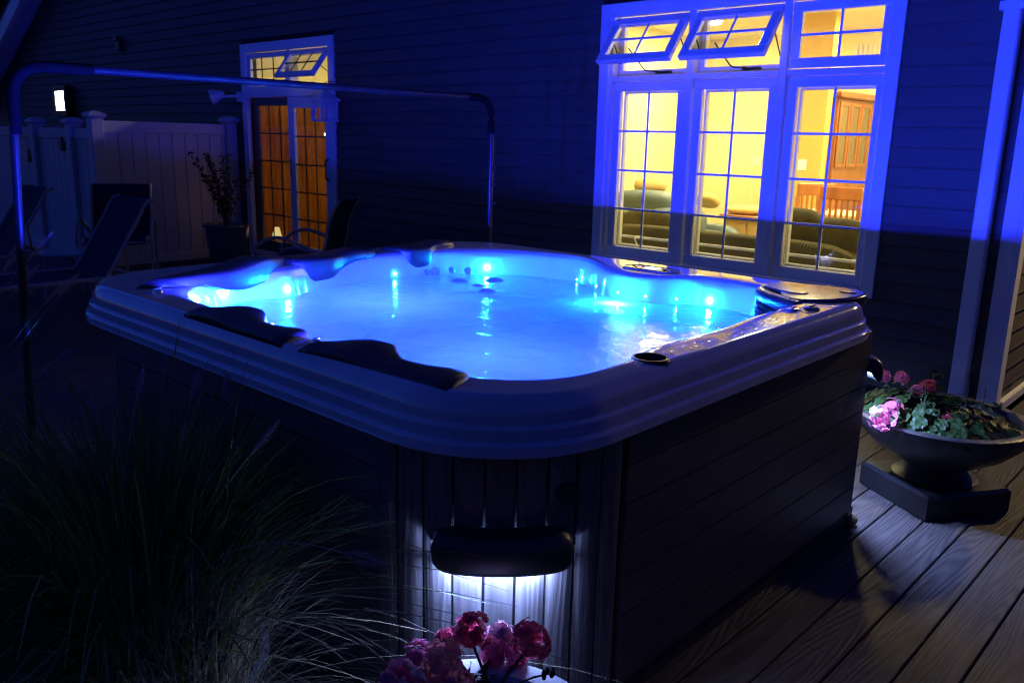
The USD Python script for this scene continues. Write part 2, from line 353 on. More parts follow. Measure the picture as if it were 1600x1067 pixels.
# ================================================================== GROUND AND DECK
obj('ground', box(-60, 60, -60, 60, -0.9, -0.30), M_lawn, smooth=False, kind='structure', label='dark lawn below the deck')
deck = UsdGeom.Xform.Define(stage, '/World/deck').GetPrim()
tag(deck, 'grey brown composite deck of long grooved boards', None, None, 'structure')
SP, XD, XC, YW = 0.1447, 0.143, -0.085, 4.255
for k in range(-84, 18):
    x0, x1 = XD + k * SP + 0.003, XD + (k + 1) * SP - 0.003
    y1 = YW + 0.005 if x0 < XC - 0.01 else 9.5
    dz = rng.uniform(-0.0012, 0.0012)
    obj('board', box(x0, x1, -4.2, y1, -0.026 + dz, 0 + dz, 0.003), M_deck, '/World/deck', smooth=False)
obj('joists', box(-12.2, 2.8, -4.2, 4.2, -0.20, -0.06), M_black, '/World/deck', smooth=False)

# ================================================================== HOUSE
house = thing('house', 'tan clapboard house wall with white trimmed windows glowing yellow', 'house', (-6, YW, 0))
ZG = 4.6
WIN = (-2.985, -0.885, 0.595, 2.405)
DOOR = (-8.14, -6.47, 0.06, 2.40)
front = house + '/front_wall'
UsdGeom.Xform.Define(stage, front); ORIGIN[front] = ORIGIN[house]
def gable_left(z): return -16.4 + (z - 2.30) * 2.0
# sheathing behind the siding, cut round the openings
sh = []
ys, ye = YW + 0.012, YW + 0.14
def wallbox(x0, x1, z0, z1, y0=ys, y1=ye): sh.append(box(x0, x1, y0, y1, z0, z1))
wallbox(-17.4, DOOR[0], -0.28, 2.40); wallbox(-15.6, -0.10, 2.406, ZG); wallbox(DOOR[0], DOOR[1], -0.28, DOOR[2])
wallbox(DOOR[1], WIN[0], -0.28, 2.406); wallbox(WIN[0], WIN[1], -0.28, WIN[2]); wallbox(WIN[1], -0.10, -0.28, 2.406)
obj('sheathing', join(*sh), M_black, front, smooth=False)
EXPO, z = 0.1145, -0.02
course = 0
holes = [(WIN[0] - 0.055, WIN[1] + 0.055, WIN[2] - 0.045, WIN[3] + 0.05), (DOOR[0] - 0.06, DOOR[1] + 0.06, -1, DOOR[3] + 0.05)]
def lap(x0, x1, z0, y=YW):
    """one clapboard: bottom edge proud, top edge tucked under the next course"""
    prof = np.array([(y - 0.016, z0), (y - 0.018, z0 + 0.004), (y - 0.015, z0 + 0.012), (y - 0.003, z0 + EXPO + 0.004), (y + 0.011, z0 + EXPO + 0.004), (y + 0.011, z0)])
    r = np.stack([np.c_[np.full(6, xx), prof] for xx in (x0, x1)])
    return loft(r, caps=(True, True))
while z < ZG:
    xl, spans = max(-17.3, gable_left(z + EXPO)), [(max(-17.3, gable_left(z + EXPO)), -0.165)]
    for h in holes:
        if z + EXPO > h[2] + 0.02 and z < h[3] - 0.02:
            spans = [s for a, b in spans for s in ((a, min(b, h[0])), (max(a, h[1]), b)) if s[1] - s[0] > 0.02]
    # each run is made of boards with staggered butt joints
    for a, b in spans:
        cuts = [a] + [c for c in np.arange(-17.5 + (course * 1.37) % 3.6, 0, 3.66) if a + 0.3 < c < b - 0.3] + [b]
        for c0, c1 in zip(cuts, cuts[1:]):
            obj('clapboard', lap(c0 + 0.0008, c1 - 0.0008, z), M_siding, front, smooth=False)
    z += EXPO; course += 1
# rake board of the gable on the far left and its soffit
rk = []
for (z0, z1, dx) in ((1.8, ZG + 1.2, 0),):
    a, b = np.array([gable_left(z0), 0, z0]), np.array([gable_left(z1), 0, z1])
    n = np.array([b[2] - a[2], 0, -(b[0] - a[0])]); n /= np.linalg.norm(n)
    for (o0, o1, ya, yb) in ((-0.08, 0.16, YW - 0.34, YW - 0.31), (-0.06, -0.03, YW - 0.31, YW - 0.02), (0.16, 0.20, YW - 0.36, YW + 0.3)):
        q = [a - n * o1 * 1.0, a - n * o0, b - n * o0, b - n * o1]
        r = np.array([[(p[0], yy, p[2]) for p in q] for yy in (ya, yb)])
        rk.append(loft(r, caps=(True, True)))
obj('rake_board', rk[0], M_trim, front, smooth=False); obj('soffit', rk[1], M_trim, front, smooth=False); obj('roof_edge', rk[2], M_black, front, smooth=False)
# corner boards and downspout
obj('corner_board', box(-0.165, -0.085, YW - 0.026, YW - 0.001, -0.02, ZG, 0.002), M_trim, front, smooth=False)
obj('corner_board', box(-0.085, -0.060, YW - 0.026, YW + 0.085, -0.02, ZG, 0.002), M_trim, front, smooth=False)
# side wall running away from the camera round the corner
side = house + '/side_wall'
UsdGeom.Xform.Define(stage, side); ORIGIN[side] = ORIGIN[house]
z = -0.02
while z < ZG:
    m_ = lap(YW + 0.087, 10.4, z, 0.0)     # built along x, then turned to run along y
    v = m_[0].copy(); v2 = np.stack([-v[:, 1] - 0.0865, v[:, 0], v[:, 2]], 1)
    obj('clapboard', (v2, m_[1][:, ::-1]), M_siding, side, smooth=False)
    z += EXPO
obj('sheathing', box(-0.099, -0.2, YW + 0.145, 10.4, -0.28, ZG), M_black, side, smooth=False)
obj('base_trim', box(-0.085, -0.045, YW + 0.09, 10.4, -0.02, 0.03), M_trim, side, smooth=False)
rf = house + '/roof'
obj('roof', box(-17.4, 0.25, 4.42, 10.9, ZG + 0.005, ZG + 0.15), M_black, house, smooth=False)

def bars(name, x0, x1, z0, z1, y0, y1, nx, nz, parent, w=0.017, pre=''):
    """muntins"""
    for i in range(1, nx):
        x = x0 + (x1 - x0) * i / nx
        obj('muntin', box(x - w / 2, x + w / 2, y0, y1, z0, z1), M_trim, parent, smooth=False)
    for i in range(1, nz):
        z_ = z0 + (z1 - z0) * i / nz
        obj('muntin', box(x0, x1, y0 - 0.001, y1 + 0.001, z_ - w / 2, z_ + w / 2), M_trim, parent, smooth=False)
def frame4(x0, x1, z0, z1, y0, y1, w, b=0.004, wb=None):
    """four mitred-looking rails round an opening (outer size given)"""
    wb = wb or w
    return [box(x0, x1, y0, y1, z1 - w, z1, b), box(x0, x1, y0, y1, z0, z0 + wb, b), box(x0, x0 + w, y0 + 0.001, y1 - 0.001, z0 + wb, z1 - w, b), box(x1 - w, x1, y0 + 0.001, y1 - 0.001, z0 + wb, z1 - w, b)]

# ---- large window, three casements under three transoms
win = house + '/window'
UsdGeom.Xform.Define(stage, win); ORIGIN[win] = ORIGIN[house]; TAKEN[(house, 'window')] = 0
tag(stage.GetPrimAtPath(win), 'large white window of three casements under three transoms')
x0, x1, z0, z1 = WIN
yf0, yf1 = YW - 0.03, YW - 0.002
obj('casing', box(x0 - 0.055, x0 + 0.03, yf0, YW + 0.03, z0 - 0.045, z1 + 0.05, 0.004), M_trim, win, smooth=False)
obj('casing', box(x1 - 0.03, x1 + 0.055, yf0, YW + 0.03, z0 - 0.045, z1 + 0.05, 0.004), M_trim, win, smooth=False)
obj('casing', box(x0 + 0.03, x1 - 0.03, yf0 + 0.001, YW + 0.03, z1 - 0.045, z1 + 0.05, 0.004), M_trim, win, smooth=False)
obj('sill', box(x0 + 0.03, x1 - 0.03, yf0 - 0.015, YW + 0.03, z0 - 0.045, z0 + 0.01, 0.004), M_trim, win, smooth=False)
sash = [(-2.925, -2.290), (-2.232, -1.594), (-1.539, -0.900)]
mull = [(-2.290, -2.232), (-1.594, -1.539)]
ZT = (1.905, 1.945)
for a, b in mull: obj('mullion', box(a + 0.001, b - 0.001, YW - 0.014, YW + 0.12, z0 + 0.01, z1 - 0.045, 0.004), M_trim, win, smooth=False)
obj('jamb', box(x0 + 0.03, -2.926, YW - 0.008, YW + 0.12, z0 + 0.01, z1 - 0.045), M_trim, win, smooth=False)
obj('jamb', box(-0.899, x1 - 0.03 + 0.0, YW - 0.008, YW + 0.12, z0 + 0.01, z1 - 0.045) if x1 - 0.03 > -0.899 else box(-0.899, -0.893, YW - 0.008, YW + 0.12, z0 + 0.01, z1 - 0.045), M_trim, win, smooth=False)
for a, b in sash:
    obj('transom_rail', box(a, b, YW - 0.010, YW + 0.12, ZT[0], ZT[1], 0.004), M_trim, win, smooth=False)
    obj('sash', join(*frame4(a + 0.004, b - 0.004, z0 + 0.012, ZT[0] - 0.003, YW + 0.008, YW + 0.055, 0.066, 0.006, 0.075)), M_trim, win, smooth=False)
    gx0, gx1, gz0, gz1 = a + 0.070, b - 0.070, z0 + 0.087, ZT[0] - 0.069
    obj('pane', box(gx0, gx1, YW + 0.028, YW + 0.034, gz0, gz1), M_glass, win, smooth=False)
    bars('m', gx0, gx1, gz0, gz1, YW + 0.020, YW + 0.026, 2, 4, win, 0.016)
    obj('inner_stop', join(*frame4(gx0 - 0.002, gx1 + 0.002, gz0 - 0.002, gz1 + 0.002, YW + 0.056, YW + 0.10, 0.018)), M_trim, win, smooth=False)
    obj('stool_rail', box(gx0, gx1, YW + 0.105, YW + 0.13, gz0 + 0.060, gz0 + 0.078, 0.003), M_trim, win, smooth=False)
    if a < -2.9: obj('sash_crank', tube(bent([(gx0 + 0.17, YW + 0.10, gz0 + 0.0), (gx0 + 0.155, YW + 0.085, gz0 + 0.04), (gx0 + 0.14, YW + 0.08, gz0 + 0.085)], 0.02), 0.008), M_trim, win)
tz0, tz1 = ZT[1] + 0.003, z1 - 0.048
for i, (a, b) in enumerate(sash):
    ang = 0.0 if i == 2 else -math.radians(37.0)
    piv = (YW + 0.004, tz1 - 0.012)
    def T(mm): return rotx(mm, ang, piv) if ang else mm
    fz0 = tz0 + 0.004
    obj('transom_sash', T(join(*frame4(a + 0.004, b - 0.004, fz0, tz1 - 0.004, YW - 0.004, YW + 0.040, 0.062, 0.006))), M_trim, win, smooth=False)
    gx0, gx1, gz0, gz1 = a + 0.066, b - 0.066, fz0 + 0.062, tz1 - 0.066
    obj('pane', T(box(gx0, gx1, YW + 0.014, YW + 0.020, gz0, gz1)), M_glass, win, smooth=False)
    obj('muntin', T(box((a + b) / 2 - 0.008, (a + b) / 2 + 0.008, YW + 0.006, YW + 0.012, gz0, gz1)), M_trim, win, smooth=False)
    obj('muntin', T(box(gx0, gx1, YW + 0.005, YW + 0.013, (gz0 + gz1) / 2 - 0.008, (gz0 + gz1) / 2 + 0.008)), M_trim, win, smooth=False)
    if ang:
        obj('transom_stop', join(*frame4(a + 0.002, b - 0.002, tz0, tz1, YW + 0.062, YW + 0.115, 0.040)), M_trim, win, smooth=False)
        yb, zb = piv[0] - 0.30 * math.sin(-ang), piv[1] - 0.30 * math.cos(ang)
        for xs in (a + 0.03, b - 0.03):
            obj('hinge_arm', tube([(xs, YW + 0.05, tz0 + 0.09), (xs, yb + 0.10, zb + 0.10)], 0.005, 6), M_tube, win)
        xm = (a + b) / 2 - 0.08
        obj('crank_arm', tube(bent([(xm + 0.16, YW + 0.06, tz0 + 0.02), (xm + 0.06, YW - 0.02, tz0 + 0.025), (xm - 0.02, yb + 0.05, zb + 0.02)], 0.03), 0.005, 6), M_tube, win)
        obj('crank_handle', box(xm + 0.10, xm + 0.24, YW + 0.042, YW + 0.062, tz0 + 0.012, tz0 + 0.026, 0.004), M_tube, win)
        obj('latch', box((a + b) / 2 - 0.03, (a + b) / 2 + 0.03, YW + 0.045, YW + 0.061, tz1 - 0.055, tz1 - 0.041, 0.003), M_tube, win)

# ---- sliding door with its own transom pair
dr = house + '/patio_door'
UsdGeom.Xform.Define(stage, dr); ORIGIN[dr] = ORIGIN[house]
tag(stage.GetPrimAtPath(dr), 'sliding glass patio door with amber curtains behind it')
x0, x1, z0, z1 = DOOR
for a, b, c, d in ((x0 - 0.06, x0 + 0.04, z0, z1 + 0.05), (x1 - 0.04, x1 + 0.06, z0, z1 + 0.05), (x0 + 0.04, x1 - 0.04, z1 - 0.05, z1 + 0.05)):
    obj('casing', box(a, b, YW - 0.032 + (0.001 if b - a > 0.2 else 0), YW + 0.02, c, d, 0.004), M_trim, dr, smooth=False)
obj('head_rail', box(x0 + 0.04, x1 - 0.04, YW - 0.016, YW + 0.12, 1.865, 1.985, 0.004), M_trim, dr, smooth=False)
obj('threshold', box(x0 + 0.04, x1 - 0.04, YW - 0.02, YW + 0.12, z0, z0 + 0.05, 0.004), M_trim, dr, smooth=False)
XM = -7.255
for i, (a, b, yo) in enumerate(((x0 + 0.045, XM - 0.001, 0.045), (XM - 0.06, x1 - 0.045, 0.0))):
    dark = i == 0
    mt = M_trim if not dark else mat('dark_screen_frame', (0.10, 0.095, 0.09), 0.5)
    w = 0.085 if dark else 0.115
    obj('door_panel', join(*frame4(a, b, z0 + 0.052, 1.862, YW + yo, YW + yo + 0.04, w, 0.005, 0.13)), mt, dr, smooth=False)
    g = (a + w, b - w, z0 + 0.182, 1.862 - w)
    obj('pane', box(g[0], g[1], YW + yo + 0.022, YW + yo + 0.028, g[2], g[3]), M_glass, dr, smooth=False)
    for k in range(1, 3):
        xx = g[0] + (g[1] - g[0]) * k / 3
        obj('muntin', box(xx - 0.008, xx + 0.008, YW + yo + 0.012, YW + yo + 0.020, g[2], g[3]), M_tube, dr, smooth=False)
    for k in range(1, 5):
        zz = g[2] + (g[3] - g[2]) * k / 5
        obj('muntin', box(g[0], g[1], YW + yo + 0.011, YW + yo + 0.021, zz - 0.008, zz + 0.008), M_tube, dr, smooth=False)
obj('handle', tube(bent([(x1 - 0.10, YW - 0.002, 1.0), (x1 - 0.10, YW - 0.045, 1.02), (x1 - 0.10, YW - 0.045, 1.20), (x1 - 0.10, YW - 0.002, 1.22)], 0.02), 0.010), M_tube, dr)
obj('handle', tube(bent([(XM - 0.03, YW + 0.043, 1.0), (XM - 0.03, YW + 0.0, 1.02), (XM - 0.03, YW + 0.0, 1.20), (XM - 0.03, YW + 0.043, 1.22)], 0.02), 0.009), M_tube, dr)
for i, (a, b) in enumerate(((x0 + 0.045, XM - 0.03), (XM + 0.03, x1 - 0.045))):
    ang, piv = (0.0, (0, 0)) if i == 0 else (-math.radians(38.0), (YW + 0.0, 2.34))
    def T(mm): return rotx(mm, ang, piv) if ang else mm
    zz0, zz1 = 1.99, 2.345
    w = 0.055
    obj('transom_sash', T(join(*frame4(a, b, zz0, zz1, YW - 0.004, YW + 0.036, w, 0.005))), M_trim, dr, smooth=False)
    g = (a + w, b - w, zz0 + w, zz1 - w)
    obj('pane', T(box(g[0], g[1], YW + 0.014, YW + 0.020, g[2], g[3])), M_glass, dr, smooth=False)
    for k in (1, 2):
        xx = g[0] + (g[1] - g[0]) * k / 3
        obj('muntin', T(box(xx - 0.007, xx + 0.007, YW + 0.006, YW + 0.012, g[2], g[3])), M_tube, dr, smooth=False)
    obj('muntin', T(box(g[0], g[1], YW + 0.005, YW + 0.013, (g[2] + g[3]) / 2 - 0.007, (g[2] + g[3]) / 2 + 0.007)), M_tube, dr, smooth=False)
    if ang:
        obj('hinge_arm', tube([(b - 0.02, YW + 0.03, 2.08), (b - 0.02, YW - 0.12, 2.17)], 0.005, 6), M_tube, dr)
        obj('crank_handle', box(a + 0.25, a + 0.40, YW + 0.015, YW + 0.03, 1.996, 2.01, 0.003), M_tube, dr)
obj('transom_mullion', box(XM - 0.028, XM + 0.028, YW - 0.012, YW + 0.10, 1.986, 2.349, 0.004), M_trim, dr, smooth=False)

# ---- rooms behind the glass
FZ, CZ, YB = 0.08, 2.92, 10.3
rm = house + '/living_room'
UsdGeom.Xform.Define(stage, rm); ORIGIN[rm] = ORIGIN[house]
obj('room_floor', box(-9.6, -0.205, YW + 0.142, YB, FZ - 0.08, FZ), M_floorwood, rm, smooth=False)
obj('ceiling', box(-9.6, -0.205, YW + 0.142, YB, CZ, CZ + 0.1), M_ceiling, rm, smooth=False)
obj('room_wall', box(-9.6, -0.205, YB + 0.001, YB + 0.12, FZ, CZ), M_roomwall, rm, smooth=False)
obj('room_wall', box(-5.80, -5.68, YW + 0.145, YB - 0.001, FZ + 0.001, CZ - 0.001), M_roomwall, rm, smooth=False)
obj('room_wall', box(-9.72, -9.601, YW + 0.145, YB - 0.001, FZ + 0.001, CZ - 0.001), M_roomwall, rm, smooth=False)
obj('room_wall', box(-0.26, -0.206, YW + 0.145, YB - 0.001, FZ + 0.001, CZ - 0.001), M_roomwall, rm, smooth=False)
for a, b, c, d in ((-9.6, DOOR[0], FZ, CZ), (DOOR[1], -5.81, FZ, CZ), (-5.67, WIN[0], FZ, CZ), (WIN[1], -0.27, FZ, CZ), (WIN[0], WIN[1], FZ, WIN[2]), (WIN[0], WIN[1], WIN[3], CZ), (DOOR[0], DOOR[1], 2.41, CZ)):
    obj('room_wall', box(a, b, YW + 0.142, YW + 0.16, c + 0.002, d - 0.002), M_roomwall, rm, smooth=False)
obj('partition', box(-3.75, -3.12, 8.60, 8.74, FZ + 0.001, CZ - 0.001, 0.004), M_orange, rm, smooth=False)
obj('ceiling_vent', join(*[box(-3.55 + k * 0.06, -3.52 + k * 0.06, YB - 0.02, YB - 0.002, 2.35, 2.75) for k in range(5)]), M_trim, rm, smooth=False)
for (xx, yy, zz) in ((-4.79, YB - 0.001, 1.24), (-3.36, 8.599, 1.25)):
    obj('switch_plate', box(xx - 0.07, xx + 0.07, yy - 0.008, yy, zz - 0.06, zz + 0.06, 0.003), M_trim, rm, smooth=False)
def ceiling_lamp(x, y, label, strength=ROOM, name='room_glow', r=0.13):
    t = thing('ceiling_lamp', label, 'lamp', (x, y, CZ), 'round ceiling lamps')
    obj('lamp_ring', lathe([(r + 0.02, CZ - 0.001), (r + 0.03, CZ - 0.012), (r + 0.015, CZ - 0.022), (r, CZ - 0.016)], (x, y, 0), 32), M_trim, t)
    g = np.arange(32) * 2 * PI / 32
    obj('lamp_diffuser', loft(np.stack([np.c_[x + r * np.cos(g), y + r * np.sin(g), np.full(32, CZ - 0.014)], np.c_[x + r * 0.6 * np.cos(g), y + r * 0.6 * np.sin(g), np.full(32, CZ - 0.028)]])[::-1], caps=(True, True)), glow(name, WARM, strength), t)
ceiling_lamp(-2.1, 6.2, 'round ceiling lamp above the living room sofas near the window')
ceiling_lamp(-3.9, 6.6, 'round ceiling lamp above the grey blue recliner')
ceiling_lamp(-2.4, 8.9, 'round ceiling lamp above the dining table')
ceiling_lamp(-4.7, 8.6, 'round ceiling lamp in the far corner of the living room')
ceiling_lamp(-1.0, 7.6, 'round ceiling lamp at the right side of the living room')
ceiling_lamp(-7.3, 6.4, 'round ceiling lamp in the curtained room behind the patio door', DOORROOM, 'curtain_room_glow')
# curtains hanging behind the patio door
def drape(x0, x1, y, z0, z1, folds, amp, seed, taper=0.0):
    n, k = folds * 10, 14
    r = np.random.default_rng(seed); ph = r.uniform(0, 6, 3)
    u = np.linspace(0, 1, n); rows = []
    for s in np.linspace(0, 1, k):
        xx = x0 + (x1 - x0) * (u if not taper else u * (1 - taper * s))
        rows.append(np.c_[xx, y + amp * np.sin(u * folds * 2 * PI + ph[0] + 0.5 * np.sin(u * 9 + ph[1])) * (0.6 + 0.4 * s), np.full(n, z0 + (z1 - z0) * (1 - s))])
    return loft(np.array(rows), closed=False)
for a, b, lb, sd in ((-8.62, -7.66, 'amber curtain behind the dark framed left door panel', 3), (-7.56, -6.72, 'amber curtain behind the white framed right door panel', 5)):
    t = thing('curtain', lb, 'curtain', ((a + b) / 2, YW + 0.30, 0))
    obj('cloth', drape(a, b, YW + 0.30, 0.10, 1.95, 7, 0.04, sd), M_curtain, t, smooth=True)
    obj('curtain_rod', tube([(a - 0.05, YW + 0.30, 1.965), (b + 0.05, YW + 0.30, 1.965)], 0.012), M_tube, t)
t = thing('table_lamp', 'small lit table lamp low behind the left door panel', 'lamp', (-7.95, YW + 0.19, 0.3))
obj('lamp_shade', lathe([(0.065, 0.24), (0.030, 0.38)], (-7.95, YW + 0.20, 0), 20), glow('small_shade_glow', (1.0, 0.78, 0.30), 0.8), t)
obj('lamp_stem', tube([(-7.95, YW + 0.20, 0.081), (-7.95, YW + 0.20, 0.27)], 0.012), M_tube, t)
t = thing('wall_sconce', 'pair of tiny bright bulbs seen through the right door panel', 'lamp', (-6.85, YW + 0.20, 1.5))
for dx in (-0.035, 0.035): obj('bulb', ball((-6.83 + dx, YW + 0.17, 1.475), 0.013, 6), glow('bulb_glow', (1, 0.85, 0.6), 12.0), t)
obj('bracket', tube(bent([(-6.865, YW + 0.17, 1.49), (-6.83, YW + 0.19, 1.55), (-6.795, YW + 0.17, 1.49)], 0.03), 0.005, 6), M_tube, t)

# ---- furniture seen through the big window
def sofa(name, label, x0, x1, y0, y1, material, back=0.80, seat=0.42, backm=None):
    t = thing(name, label, 'sofa', ((x0 + x1) / 2, (y0 + y1) / 2, FZ))
    z = FZ
    obj('base', box(x0 + 0.18, x1 - 0.18, y0 + 0.05, y1, z + 0.06, z + 0.24, 0.03), material, t)
    obj('backrest', cushion(((x0 + x1) / 2, y0 + 0.13, z + back / 2 + 0.03), (x1 - x0 - 0.1, 0.26, back), 6), backm or material, t)
    for xx in (x0 + 0.12, x1 - 0.12):
        obj('armrest', cushion((xx, (y0 + y1) / 2 + 0.05, z + 0.33), (0.26, y1 - y0 - 0.05, 0.58), 5), material, t)
    n = 2 if x1 - x0 < 1.9 else 3
    w = (x1 - x0 - 0.48) / n
    for i in range(n):
        cx = x0 + 0.24 + w * (i + 0.5)
        obj('seat_cushion', cushion((cx, y0 + 0.62, z + seat - 0.10), (w - 0.01, y1 - y0 - 0.28, 0.20), 4), material, t)
    for xx in (x0 + 0.1, x1 - 0.1):
        for yy in (y0 + 0.1, y1 - 0.08): obj('leg', box(xx - 0.03, xx + 0.03, yy - 0.03, yy + 0.03, z, z + 0.1), M_tube, t, smooth=False)
    return t
sofa('sofa', 'olive sofa with a houndstooth back standing right behind the big window', -3.45, -1.05, 4.62, 5.50, M_olive, 0.70, 0.42, M_tweed)
def pillow_thing(name, label, c, size, tilt, rz, material, p=2.6):
    t = thing(name, label, 'pillow', c, 'sofa cushions')
    mm = cushion((0, 0, 0), size, p)
    mm = rotx(mm, tilt, (0, 0)); mm = rotz(mm, rz)
    obj('cover', move(mm, c), material, t, smooth=True)
    e = rotz(rotx(tube(smooth_path([(size[0] / 2 * 0.86 * math.cos(a) , 0, size[2] / 2 * 0.86 * math.sin(a)) for a in np.linspace(0, 2 * PI, 9)[:-1]], 32, True), 0.006, 5, False), tilt, (0, 0)), rz)
    obj('piping', move(e, c), material, t)
pillow_thing('pillow', 'plump olive cushion leaning at the left end of the window sofa', (-3.03, 4.98, 0.72), (0.62, 0.24, 0.40), -0.30, 0.1, M_olive)
pillow_thing('pillow', 'round olive bolster lying on the window sofa in the left casement', (-2.90, 4.86, 0.68), (0.66, 0.22, 0.24), -0.1, 0.0, M_olive)
pillow_thing('pillow', 'olive cushion tipped sideways on the window sofa in the right casement', (-1.70, 5.02, 0.84), (0.50, 0.22, 0.36), -0.25, -0.45, M_olive)
pillow_thing('pillow', 'wide olive cushion at the right end of the window sofa', (-1.38, 4.98, 0.80), (0.56, 0.24, 0.34), -0.2, 0.05, M_olive)
# pale recliner with puffy stacked cushions
t = thing('recliner', 'pale grey blue recliner with puffy stacked cushions', 'armchair', (-3.75, 6.4, FZ))
obj('base', box(-4.25, -3.20, 5.95, 6.85, FZ + 0.05, FZ + 0.30, 0.04), M_greyblue, t)
for xx, yy, zz, sx, sy, sz in ((-3.95, 6.35, 0.84, 0.75, 0.36, 0.30), (-3.85, 6.20, 0.66, 0.95, 0.38, 0.30), (-3.55, 6.28, 0.70, 0.60, 0.36, 0.28)):
    obj('back_cushion', cushion((xx, yy, zz), (sx, sy, sz), 3.4), M_greyblue, t, smooth=True)
obj('seat_cushion', cushion((-3.45, 6.3, 0.50), (0.85, 0.75, 0.26), 4), M_greyblue, t, smooth=True)
obj('footrest', cushion((-3.18, 6.30, 0.42), (0.40, 0.70, 0.24), 4), M_greyblue, t, smooth=True)
for yy in (5.98, 6.78): obj('armrest', cushion((-3.60, yy, 0.52), (0.95, 0.22, 0.30), 3.4), M_greyblue, t, smooth=True)
pillow_thing('pillow', 'tan patterned cushion on top of the grey blue recliner', (-4.00, 6.45, 1.03), (0.34, 0.16, 0.16), -0.5, 0.4, M_tan)
pillow_thing('pillow', 'flat tan cushion lying beside the grey blue recliner', (-3.50, 6.75, 0.90), (0.34, 0.18, 0.12), -0.8, -0.3, M_tan)
t = thing('side_cabinet', 'low wooden cabinet with two doors behind the middle casement', 'cabinet', (-3.05, 7.2, FZ))
obj('carcass', box(-3.42, -2.62, 7.0, 7.45, FZ, 0.72, 0.005), M_tabletop, t, smooth=False)
obj('top', box(-3.46, -2.58, 6.96, 7.48, 0.722, 0.755, 0.006), M_cherry, t, smooth=False)
for k in range(3): obj('door', box(-3.40 + k * 0.262, -3.16 + k * 0.262, 6.985, 6.999, FZ + 0.04, 0.69, 0.004), M_tabletop, t, smooth=False)
pillow_thing('pillow', 'small tan cushion on the low wooden cabinet', (-3.25, 7.15, 0.80), (0.42, 0.30, 0.10), 0.0, 0.2, M_tan)
t = thing('dining_table', 'pale dining table behind the sofa in the right casement', 'table', (-2.5, 8.14, FZ))
obj('table_top', box(-3.08, -1.95, 7.78, 8.50, 0.735, 0.775, 0.008), mat('cream_tablecloth', (0.75, 0.66, 0.42), 0.7), t, smooth=False)
for xx in (-3.0, -2.03):
    for yy in (7.86, 8.42): obj('leg', box(xx - 0.035, xx + 0.035, yy - 0.035, yy + 0.035, FZ, 0.735), M_cherry, t, smooth=False)
def dining_chair(label, x, y, rz):
    t = thing('dining_chair', label, 'chair', (x, y, FZ), 'dining chairs')
    def P(mm): return move(rotz(mm, rz), (x, y, FZ))
    obj('seat', P(box(-0.22, 0.22, -0.2, 0.22, 0.43, 0.47, 0.01)), M_cherry, t, smooth=False)
    obj('top_rail', P(box(-0.22, 0.22, -0.245, -0.215, 0.86, 0.99, 0.008)), M_cherry, t, smooth=False)
    obj('lower_rail', P(box(-0.2, 0.2, -0.238, -0.218, 0.54, 0.58)), M_cherry, t, smooth=False)
    for k in range(6): obj('slat', P(box(-0.165 + k * 0.06, -0.140 + k * 0.06, -0.236, -0.222, 0.58, 0.86)), M_cherry, t, smooth=False)
    for sx in (-1, 1):
        obj('leg', P(box(sx * 0.205 - 0.02, sx * 0.205 + 0.02, -0.25, -0.21, 0, 0.86)), M_cherry, t, smooth=False)
        obj('leg', P(box(sx * 0.20 - 0.02, sx * 0.20 + 0.02, 0.17, 0.21, 0, 0.43)), M_cherry, t, smooth=False)
dining_chair('slat backed cherry chair in front of the dining table', -2.44, 7.80, 0.0)
dining_chair('slat backed cherry chair at the far left of the dining table', -3.10, 8.22, 0.9)
t = thing('hutch', 'tall cherry wood hutch with glass doors behind the dining table', 'cabinet', (-3.36, 9.6, FZ))
hx0, hx1, hy0, hy1 = -3.62, -3.10, 9.0, 10.20
obj('lower_case', box(hx0, hx1, hy0, hy1, FZ, 0.92, 0.006), M_cherry, t, smooth=False)
obj('counter', box(hx0 - 0.005, hx1 + 0.03, hy0 - 0.03, hy1 + 0.02, 0.921, 0.955, 0.006), M_tabletop, t, smooth=False)
obj('upper_case', box(hx0, hx1 - 0.06, hy0 + 0.02, hy1 - 0.02, 0.956, 2.02, 0.006), M_cherry, t, smooth=False)
obj('cornice', box(hx0 - 0.01, hx1, hy0 - 0.03, hy1 + 0.02, 2.021, 2.10, 0.02), M_cherry, t, smooth=False)
for k in range(3):
    y0_ = hy0 + 0.05 + k * 0.325
    obj('door', join(*[(np.array([[-(q[1]) , q[0], q[2]] for q in mm[0]]) + np.array([hx1 - 0.04, 0, 0]), mm[1]) for mm in frame4(y0_, y0_ + 0.30, 1.22, 1.98, 0, 0.018, 0.045)]), M_cherry, t, smooth=False)
    obj('pane', box(hx1 - 0.056, hx1 - 0.052, y0_ + 0.045, y0_ + 0.255, 1.265, 1.935), mat('cabinet_glass', (.16, .10, .05), .1), t, smooth=False)
    obj('drawer', box(hx1 + 0.001, hx1 + 0.015, y0_, y0_ + 0.30, 0.72, 0.88, 0.004), M_cherry, t, smooth=False)

